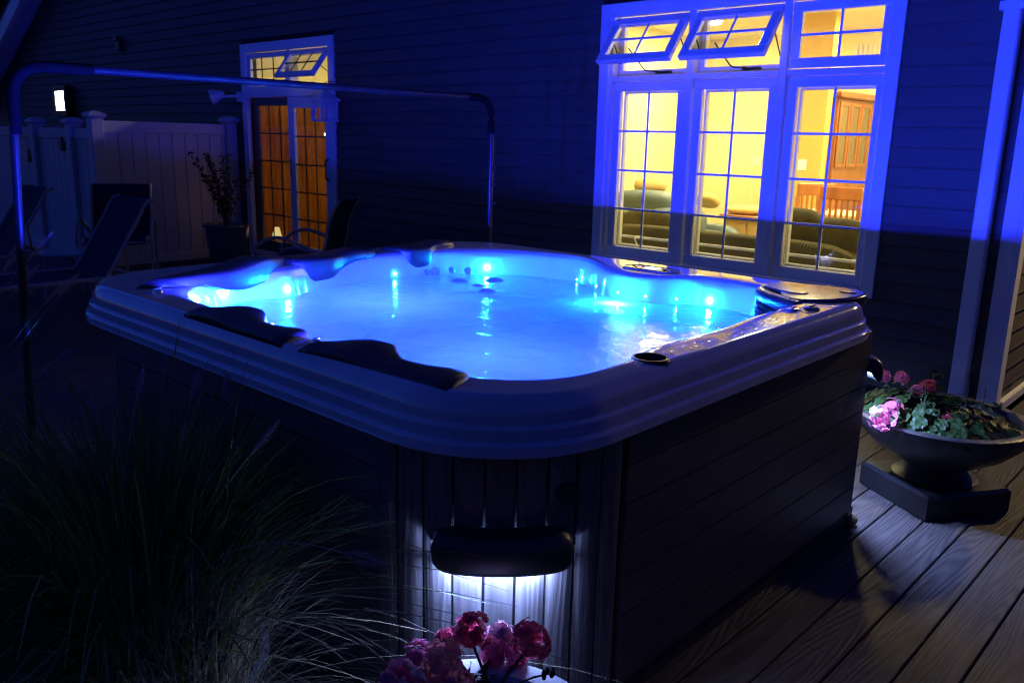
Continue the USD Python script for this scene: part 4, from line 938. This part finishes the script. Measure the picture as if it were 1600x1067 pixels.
obj('pool_lamp', lathe([(0, 0), (.055, 0.0)], (0, 0, 0), 24) if False else ball((-.985, 1.71, .786), .045, 10, (1.1, .8, .28)), glow('pool_lamp_glow', (.003, .14, 1.0), POOL), tub, smooth=True)
for fx_, fy_, k_ in ((-1.58, 1.02, .34), (-.72, .72, .22)):
    obj('floor_lamp', ball((fx_, fy_, .40), .06, 10, (1, 1, .4)), glow('floor_lamp_glow_%d' % round(k_ * 100), (.020, .062, 1.0), POOL * k_), tub, smooth=True, label='round lamp in the pool floor')
for p, r, nn in (((-1.93, 1.78, .832), .020, (1, -.6, .4)), ((-1.985, 1.72, .834), .018, (1, -.5, .4)), ((-2.02, 1.655, .832), .018, (1, -.4, .4)), ((-2.035, 1.60, .83), .016, (1, -.3, .4)),
                 ((-1.80, 1.60, .806), .045, (.3, -.2, 1)), ((-1.70, 1.73, .806), .048, (.3, -.3, 1)), ((-1.65, 1.58, .806), .038, (.3, -.2, 1)), ((-1.52, 1.50, .806), .045, (.3, -.2, 1))):
    jet(p, r, nn)

# ================================================================== COVER LIFTER
t = thing('cover_lifter', 'dark tubular hot tub cover lifter arching over the left side of the tub', 'cover lifter', (-2.6, 1.3, 0))
LX = -2.60
obj('arm_tube', tube(bent([(LX, -.06, 0.05), (LX, .02, 1.705), (LX, 2.62, 1.705), (LX, 2.60, 0.05)], .13, 10), .0165, 12), M_tube, t)
obj('foam_sleeve', tube(bent([(LX, .015, 1.45), (LX, .02, 1.705), (LX, .32, 1.705)], .13, 10), .0225, 12), M_foam, t)
obj('foam_sleeve', tube(bent([(LX, 2.42, 1.705), (LX, 2.62, 1.705), (LX, 2.615, 1.50)], .13, 10), .0220, 12), M_foam, t)
for zz in (1.30, 1.20, 1.09): obj('bolt', ball((LX + .024, 2.618, zz), .012, 6), M_tube, t)
for yy in (-.06, 2.60): obj('bracket', box(LX - .03, LX + .20, yy - .05, yy + .05, .0, .05, .005), M_tube, t, smooth=False)

# ================================================================== PATIO FURNITURE
def sheet(rows, th=0.006):
    r = np.asarray(rows); a = loft(r, closed=False); b = loft(r - np.array([0, 0, th]), closed=False)
    return join(a, (b[0], b[1][:, ::-1]))
def chaise(label, x0, x1, yh, zt=.93):
    t = thing('chaise_longue', label, 'lounge chair', ((x0 + x1) / 2, yh, 0), 'sling chaise longues')
    ys_ = np.linspace(-1.35, 0, 14)
    obj('seat_sling', sheet([[(x, yh + s, .36 - .012 * math.sin(PI * i / 4)) for i, x in enumerate(np.linspace(x0 + .03, x1 - .03, 5))] for s in ys_]), M_sling, t, smooth=True)
    pts = [(yh, .36), (yh + .10, .50), (yh + .21, .68), (yh + .31, .84), (yh + .37, zt), (yh + .42, zt + .012)]
    pp = smooth_path([(0, a, b) for a, b in pts], 16)
    obj('back_sling', sheet([[(x, q[1] + .01 * math.sin(PI * i / 4), q[2]) for i, x in enumerate(np.linspace(x0 + .03, x1 - .03, 5))] for q in pp]), M_sling, t, smooth=True)
    for x in (x0 + .015, x1 - .015):
        obj('side_rail', tube([(x, yh - 1.38, .355), (x, yh + .25, .355)], .018), M_frame, t)
        obj('back_rail', tube([(x, q[1], q[2]) for q in pp], .015), M_frame, t)
        for yy in (yh - 1.15, yh + .12): obj('leg', tube([(x, yy, .355), (x, yy + .02, 0.0)], .017), M_frame, t)
        obj('prop', tube([(x * .5 + (x0 + x1) / 4, yh + .22, .66), (x * .5 + (x0 + x1) / 4, yh + .24, .36)], .010), M_frame, t)
    obj('cross_bar', tube([(x0, yh + .25, .355), (x1, yh + .25, .355)], .016), M_frame, t)
chaise('nearer navy sling chaise longue with raised back left of the tub', -6.27, -5.62, 1.50)
chaise('farther navy sling chaise longue cut by the left edge of the picture', -7.95, -7.30, 1.35)
t = thing('patio_table', 'low round patio table between the two chaise longues', 'table', (-6.95, 1.75, 0))
obj('table_top', lathe([(0.0, .420), (.27, .420), (.285, .41), (.285, .395), (.27, .388), (0, .388)], (-6.95, 1.75, 0), 40), mat('frosted_table_top', (.25, .26, .28), .25), t)
for a in (0.4, 2.5, 4.6): obj('leg', tube([(-6.95 + .22 * math.cos(a), 1.75 + .22 * math.sin(a), .39), (-6.95 + .25 * math.cos(a), 1.75 + .25 * math.sin(a), 0)], .015), M_frame, t)
def armchair(label, x, y, rz):
    """sling chair with looped arms, facing local -y"""
    t = thing('sling_armchair', label, 'chair', (x, y, 0), 'sling armchairs')
    def P(mm): return move(rotz(mm, rz), (x, y, 0))
    w = .29
    prof_ = smooth_path([(0, -.30, .40), (0, -.27, .425), (0, 0, .40), (0, .20, .385), (0, .27, .44), (0, .34, .66), (0, .42, .88), (0, .46, .93)], 26)
    obj('sling', P(sheet([[(xx, q[1], q[2] - .02 * math.sin(PI * i / 4) * (1 if q[2] < .5 else 0)) for i, xx in enumerate(np.linspace(-w + .02, w - .02, 5))] for q in prof_])), M_sling, t, smooth=True)
    for s in (-1, 1):
        obj('side_rail', P(tube([(s * (w - .005), q[1], q[2]) for q in prof_], .014)), M_frame, t)
        arm = smooth_path([(s * (w + .02), -.34, 0), (s * (w + .04), -.33, .30), (s * (w + .045), -.26, .54), (s * (w + .045), -.10, .615), (s * (w + .04), .12, .56), (s * (w + .02), .34, .42), (s * (w + .01), .42, .18), (s * (w + .01), .44, 0)], 40)
        obj('arm_loop', P(tube(arm, .015)), M_frame, t)
    obj('cross_bar', P(tube([(-w, .27, .40), (w, .27, .40)], .012)), M_frame, t)
    obj('cross_bar', P(tube([(-w, -.28, .40), (w, -.28, .40)], .012)), M_frame, t)
armchair('navy sling armchair in front of the patio door, facing left', -5.42, 3.12, -0.95)
armchair('navy sling armchair behind the nearer chaise longue by the fence', -7.62, 2.45, 1.05)

# potted shrub beside the patio door
px, py = -7.72, 3.68
t = thing('shrub_pot', 'dark glazed pot standing by the fence near the patio door', 'flower pot', (px, py, 0))
obj('pot_body', lathe([(.16, .0), (.20, .12), (.225, .34), (.235, .44), (.255, .46), (.255, .485), (.225, .487), (.215, .44)], (px, py, 0), 36), M_glaze, t)
obj('soil', lathe([(0, .455), (.221, .450)], (px, py, 0), 30), M_soil, t)
t = thing('potted_shrub', 'sparse dark leaved shrub growing in the pot by the fence', 'shrub', (px, py, .45))
r = np.random.default_rng(21); lv = []
for i in range(11):
    a = r.uniform(0, 2 * PI); lean = r.uniform(.06, .34); h = r.uniform(.50, .90)
    pts = smooth_path([(px, py, .44), (px + lean * .35 * math.cos(a), py + lean * .35 * math.sin(a), .44 + h * .45), (px + lean * math.cos(a), py + lean * math.sin(a), .44 + h)], 12)
    obj('branch', tube(pts, np.linspace(.008, .003, 12), 5), M_bark, t)
    for q in pts[3:]:
        for _ in range(3): lv.append(leaf_cloud(q, .042, 2, .028, int(r.integers(1e6))))
obj('leaves', join(*lv), M_darkleaf, t, smooth=False, kind='stuff')

# ================================================================== GERANIUMS
def petals(c, R, n, size, seed, dome=0.75):
    """umbel of broad ruffled petals"""
    r = np.random.default_rng(seed); out = []
    for i in range(n):
        ph = math.acos(1 - r.uniform(0, 1) * (1 + dome)); a = i * 2.39996 + r.uniform(-.3, .3)
        d = np.array([math.sin(ph) * math.cos(a), math.sin(ph) * math.sin(a), math.cos(ph)])
        cc = np.asarray(c) + d * R * r.uniform(.40, 1.0)
        u = np.cross(d, [0.3, .2, 1]); u /= np.linalg.norm(u); w = np.cross(d, u)
        for q in range(5):
            th = q * 2 * PI / 5 + r.uniform(-.2, .2)
            ax = (u * math.cos(th) + w * math.sin(th)); sd = np.cross(d, ax)
            s = size * r.uniform(.8, 1.2)
            P_ = []
            for (l_, wd, up) in ((0.0, .10, 0), (.35, .55, .10), (.72, .80, .20), (.95, .60, .16), (1.05, .22, .08)):
                rip = r.uniform(-.06, .06)
                P_.append([cc + ax * s * l_ - sd * s * wd * .55 + d * s * (up + rip), cc + ax * s * l_ + d * s * (up * .6), cc + ax * s * l_ + sd * s * wd * .55 + d * s * (up - rip)])
            out.append(loft(np.array(P_), closed=False))
    return join(*out)
def gleaf(c, nrm, R, seed):
    """round scalloped geranium leaf, slightly cupped"""
    r = np.random.default_rng(seed); nrm = np.asarray(nrm, float); nrm /= np.linalg.norm(nrm)
    u = np.cross(nrm, r.normal(size=3)); u /= np.linalg.norm(u); w = np.cross(nrm, u)
    n = 28; g = np.linspace(.18, 2 * PI - .18, n)
    rows = []
    for s, up in ((.03, 0), (.5, .03), (.85, .10), (1, .13)):
        rr = R * s * (1 + (.09 * np.abs(np.sin(g * 4.5)) if s > .6 else 0))
        rows.append(np.asarray(c) + np.outer(rr * np.cos(g), u) + np.outer(rr * np.sin(g), w) + np.outer(R * up * (1 + .6 * np.sin(g * 4.5) * (s > .6)), nrm))
    return loft(np.array(rows), closed=False)
def stem(a, b, r=.003, sag=0.03, seed=0):
    q = np.random.default_rng(seed); m_ = (np.asarray(a) + np.asarray(b)) / 2 + q.normal(size=3) * sag * [1, 1, .3]
    return tube(smooth_path([a, m_, b], 10), r, 5)

# ---- front pot, under the corner lamp
fx, fy = .118, -.185
t = thing('flower_pot', 'pale round pot rim under the tub corner lamp', 'flower pot', (fx, fy, 0))
obj('pot_body', lathe([(.13, 0), (.17, .10), (.20, .25), (.218, .37), (.235, .385), (.246, .396), (.244, .405), (.200, .402), (.192, .39), (.188, .36)], (fx, fy, 0), 64), M_paleceramic, t)
obj('soil', lathe([(0, .366), (.1885, .362)], (fx, fy, 0), 40), M_soil, t)
ge = thing('geranium', 'pink and crimson geraniums in the pale pot under the corner lamp', 'flowers', (fx, fy, .36))
HEADS = [(-0.074, -0.018, 0.462, 0.044, 13, M_crimson), (-0.043, -0.125, 0.445, 0.056, 16, M_coral), (-0.094, -0.198, 0.43, 0.042, 13, M_pink), (0.027, -0.135, 0.445, 0.030, 9, M_coral), (-0.036, 0.034, 0.442, 0.031, 11, M_palepink), (0.043, 0.048, 0.465, 0.042, 13, M_crimson), (-0.126, -0.115, 0.43, 0.03, 8, M_pink), (-0.104, -0.054, 0.44, 0.028, 7, M_crimson), (-0.025, 0.0, 0.42, 0.022, 6, M_pink), (0.01, 0.034, 0.42, 0.024, 6, M_pink)]
r = np.random.default_rng(5)
for i, (x, y, z, R, n, mt) in enumerate(HEADS):
    obj('flower_head', petals((x, y, z), R, n * 2, .0175, 40 + i), mt, ge, smooth=False)
    obj('stem', stem((fx + r.uniform(-.08, .08), fy + r.uniform(-.08, .08), .366), (x, y, z - R * .3), .0032, .02, i), M_stem, ge)
for i in range(80):
    a, d = r.uniform(0, 2 * PI), .19 * math.sqrt(r.uniform(0, 1))
    p = (fx + d * math.cos(a), fy + d * math.sin(a), .382 + r.uniform(0, .055))
    obj('leaf', gleaf(p, (.6 * math.cos(a) * d / .2, .6 * math.sin(a) * d / .2, 1), r.uniform(.014, .030), i), M_leaf, ge, smooth=True)
for i in range(5):
    a = r.uniform(-.2, 1.6); bx_ = np.array([fx + .17 * math.cos(a), fy + .17 * math.sin(a), .45 + r.uniform(-.02, .02)])
    obj('bud', join(*[ball(bx_ + r.normal(size=3) * .009, .005, 5, (1, 1, 1.7)) for _ in range(6)]), M_stem, ge)
    obj('stem', stem((fx + .05 * math.cos(a), fy + .05 * math.sin(a), .366), bx_, .002, .02, 90 + i), M_stem, ge)

# ---- stone bowl on a square plinth, right of the tub
bx, by = .085, 2.63
t = thing('bowl_planter', 'wide grey stone bowl planter on a square plinth right of the tub', 'planter', (bx, by, 0))
RB = .345
def pl(hw, z): return [(bx + hw * 1.414 * math.cos(q), by + hw * 1.414 * math.sin(q), z) for q in np.radians(np.array([-77, 13, 103, 193]))]
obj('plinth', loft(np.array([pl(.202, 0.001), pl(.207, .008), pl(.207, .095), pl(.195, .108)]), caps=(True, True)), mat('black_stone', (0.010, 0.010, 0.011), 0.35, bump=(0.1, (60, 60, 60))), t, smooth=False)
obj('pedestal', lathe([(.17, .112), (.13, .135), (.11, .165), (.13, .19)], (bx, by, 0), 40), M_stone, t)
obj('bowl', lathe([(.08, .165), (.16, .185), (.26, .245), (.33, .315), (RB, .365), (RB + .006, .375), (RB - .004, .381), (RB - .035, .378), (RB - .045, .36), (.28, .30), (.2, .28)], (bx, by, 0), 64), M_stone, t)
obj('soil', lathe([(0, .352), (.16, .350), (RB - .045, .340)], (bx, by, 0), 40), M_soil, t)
ge2 = thing('geranium', 'pink geraniums with scalloped leaves in the grey stone bowl', 'flowers', (bx, by, .35))
r = np.random.default_rng(9)
BHEADS = [(-0.048, 2.285, 0.413, 0.062, 26, M_pink), (-0.042, 2.382, 0.436, 0.036, 14, M_pink), (-0.208, 2.727, 0.467, 0.028, 12, M_pink), (-0.148, 2.782, 0.463, 0.032, 13, M_pink), (-0.051, 2.858, 0.423, 0.042, 16, M_crimson), (-0.071, 2.768, 0.416, 0.03, 10, M_pink), (-0.052, 2.5, 0.397, 0.024, 9, M_pink), (0.124, 2.542, 0.373, 0.04, 14, M_pink), (0.194, 2.775, 0.336, 0.034, 12, M_pink), (0.24, 2.881, 0.316, 0.036, 14, M_crimson), (0.046, 2.452, 0.403, 0.018, 7, M_palepink), (-0.064, 2.995, 0.452, 0.024, 8, M_stem)]
for i, (x, y, z, R, n, mt) in enumerate(BHEADS):
    obj('flower_head', petals((x, y, z), R, int(n * 1.5), .0155, 140 + i), mt, ge2, smooth=False)
    obj('stem', stem((x * .6 + bx * .4 + r.uniform(-.03, .03), y * .6 + by * .4, .35), (x, y, z - R * .3), .0028, .015, i), M_stem, ge2)
for i in range(440):
    a, d = r.uniform(0, 2 * PI), RB * .96 * math.sqrt(r.uniform(0, 1))
    x, y = bx + d * math.cos(a), by + d * math.sin(a)
    lush = np.clip(.75 - (x - bx) * 1.6 - (y - by) * .3, .12, 1)
    if r.uniform() > lush: continue
    z = .352 + r.uniform(0, .085) * lush
    obj('leaf', gleaf((x, y, z), (.7 * math.cos(a) + r.uniform(-.3, .3), .7 * math.sin(a) - .3 + r.uniform(-.3, .3), 1), r.uniform(.012, .026), 300 + i), M_leaf, ge2, smooth=True)
for i in range(12):
    a, d = r.uniform(0, 2 * PI), RB * .7 * math.sqrt(r.uniform(0, 1)); x, y = bx + d * math.cos(a), by + d * math.sin(a)
    obj('stem', stem((x, y, .35), (x + r.uniform(-.05, .05), y + r.uniform(-.05, .05), .35 + r.uniform(.06, .16)), .0022, .015, 500 + i), M_stem, ge2)

# ================================================================== ORNAMENTAL GRASS
def grass(cx, cy, z0, n, hmin, hmax, spread, seed, wid=.005, rad=.14, droop=1.0, thin=None):
    r = np.random.default_rng(seed)
    a = r.uniform(0, 2 * PI, 3 * n)
    if thin: a = a[(np.abs((a - thin[0] + PI) % (2 * PI) - PI) > thin[1]) | (r.uniform(size=3 * n) > thin[2])]
    a = a[:n]; d = rad * np.sqrt(r.uniform(0, 1, n)); h = r.uniform(hmin, hmax, n) * r.uniform(.75, 1, n)
    out = spread * r.uniform(.15, 1.0, n) ** 1.1; da = a + r.normal(0, .35, n)
    k = 9; s = np.linspace(0, 1, k)[None, :]
    # arching: rises, then bends over outward
    bend = r.uniform(.25, 1.0, n)[:, None] * droop
    rr = out[:, None] * h[:, None] * (s ** 1.7) * (.35 + bend)
    zz = h[:, None] * (s - .42 * bend * s ** 3.0)
    x = cx + (d * np.cos(a))[:, None] + rr * np.cos(da)[:, None] + r.normal(0, .02, (n, 1)) * s ** 2
    y = cy + (d * np.sin(a))[:, None] + rr * np.sin(da)[:, None] + r.normal(0, .02, (n, 1)) * s ** 2
    p = np.stack([x, y, z0 + zz], -1)
    tw = da + PI / 2 + r.normal(0, .8, n)
    sd = np.stack([np.cos(tw), np.sin(tw), r.normal(0, .25, n)], -1)[:, None, :]
    w = (wid * r.uniform(.5, 1.3, n))[:, None, None] * (np.clip(1.05 - s, 0.03, 1) ** .6)[..., None]
    v = np.stack([p - sd * w / 2, p + sd * w / 2], 2)          # n, k, 2, 3
    base = (np.arange(n) * k * 2)[:, None] + (np.arange(k - 1) * 2)[None, :]
    q = np.stack([base, base + 1, base + 3, base + 2], -1).reshape(-1, 4)
    return v.reshape(-1, 3), quads(q)
def plume(base, tip, seed, R=.020, ln=.16):
    """feathery seed head at the end of an arching stalk: (stalk, bristles)"""
    r = np.random.default_rng(seed); base, tip = np.array(base, float), np.array(tip, float)
    mid = (base + tip) / 2; mid[2] += np.linalg.norm(tip[:2] - base[:2]) * .25
    pth = smooth_path([base, mid, tip], 22)
    d = pth[-1] - pth[-3]; d /= np.linalg.norm(d)
    n = 420; t_ = r.uniform(0, 1, n); a = r.uniform(0, 2 * PI, n)
    u = np.cross(d, [0.2, .3, 1]); u /= np.linalg.norm(u); w = np.cross(d, u)
    rad = (np.cos(a)[:, None] * u + np.sin(a)[:, None] * w)
    p0 = tip - d * .02 + d * (t_ * ln)[:, None]
    l_ = R * (1.25 * np.sin(PI * np.clip(t_ * .9 + .08, 0, 1)))[:, None]
    p1 = p0 + rad * l_ + d * (R * .9)
    sd = np.cross(rad, d) * .0008
    v = np.stack([p0 - sd, p0 + sd, p1], 1).reshape(-1, 3)
    core = tube(np.array([tip - d * .02, tip + d * ln * .95]), [.003, .0015], 5)
    return join(tube(pth, .0016, 5), core), (v, np.arange(3 * n).reshape(-1, 3))
PLUMES_A = [((-0.7, -0.4, 0.3), (-0.158, -0.263, 0.699), 0.013, 0.1), ((-0.8, -0.35, 0.3), (-0.734, -0.115, 0.719), 0.014, 0.1), ((-0.8, -0.35, 0.3), (-1.056, -0.113, 0.778), 0.016, 0.11), ((-0.75, -0.3, 0.3), (-1.039, -0.024, 0.79), 0.016, 0.11), ((-0.85, -0.45, 0.3), (-1.068, -0.252, 0.813), 0.013, 0.09)]
PLUMES_B = [((-2.3, -0.6, 0), (-2.656, -0.022, 0.852), 0.018, 0.16), ((-2.3, -0.6, 0), (-2.637, 0.036, 0.977), 0.018, 0.16), ((-2.35, -0.6, 0), (-2.818, -0.013, 0.909), 0.014, 0.14), ((-2.2, -0.55, 0), (-2.452, 0.016, 0.824), 0.018, 0.14), ((-2.25, -0.5, 0), (-2.42, 0.054, 0.85), 0.016, 0.13), ((-2.1, -0.6, 0), (-2.107, -0.152, 0.619), 0.02, 0.16)]
gx, gy = -.78, -.40
t = thing('grass_pot', 'dark glazed round pot half hidden under the ornamental grass', 'flower pot', (gx, gy, 0))
obj('pot_body', lathe([(.17, 0), (.22, .09), (.252, .19), (.262, .228), (.278, .236), (.280, .248), (.262, .253), (.248, .23)], (gx, gy, 0), 48), M_glaze, t)
obj('soil', lathe([(0, .238), (.251, .233)], (gx, gy, 0), 30), M_soil, t)
t = thing('ornamental_grass', 'arching fountain grass in the dark pot in front of the tub', 'grass plant', (gx, gy, .28))
obj('blades', grass(gx, gy, .23, 2300, .45, .98, .95, 31, .0074, .22, 1.45, (.35, 1.15, .90)), M_blade, t, smooth=False, kind='stuff')
obj('dry_blades', grass(gx, gy, .23, 1300, .28, .66, 1.0, 32, .0050, .23, 1.6, (.30, 1.0, .70)), M_straw, t, smooth=False, kind='stuff')
obj('dry_stubble', grass(gx + .10, gy + .04, .23, 420, .12, .34, .8, 37, .0075, .13, .6), M_straw, t, smooth=False, kind='stuff')
obj('hanging_strands', grass(gx + .26, gy + .02, .20, 420, .22, .46, 1.0, 38, .0022, .10, 2.3), M_straw, t, smooth=False, kind='stuff')
for i, (b, tp, R, ln) in enumerate(PLUMES_A):
    s_, f_ = plume(b, tp, 60 + i, R, ln)
    obj('stalk', s_, M_straw, t); obj('plume', f_, M_plume, t, smooth=False)
t = thing('ornamental_grass', 'tall fountain grass with pinkish plumes at the left edge', 'grass plant', (-2.35, -.62, 0))
obj('blades', grass(-2.35, -.62, 0, 2600, .55, 1.05, .7, 35, .0045, .22), M_blade, t, smooth=False, kind='stuff')
for i, (b, tp, R, ln) in enumerate(PLUMES_B):
    s_, f_ = plume(b, tp, 80 + i, R, ln)
    obj('stalk', s_, M_straw, t); obj('plume', f_, M_plume, t, smooth=False)
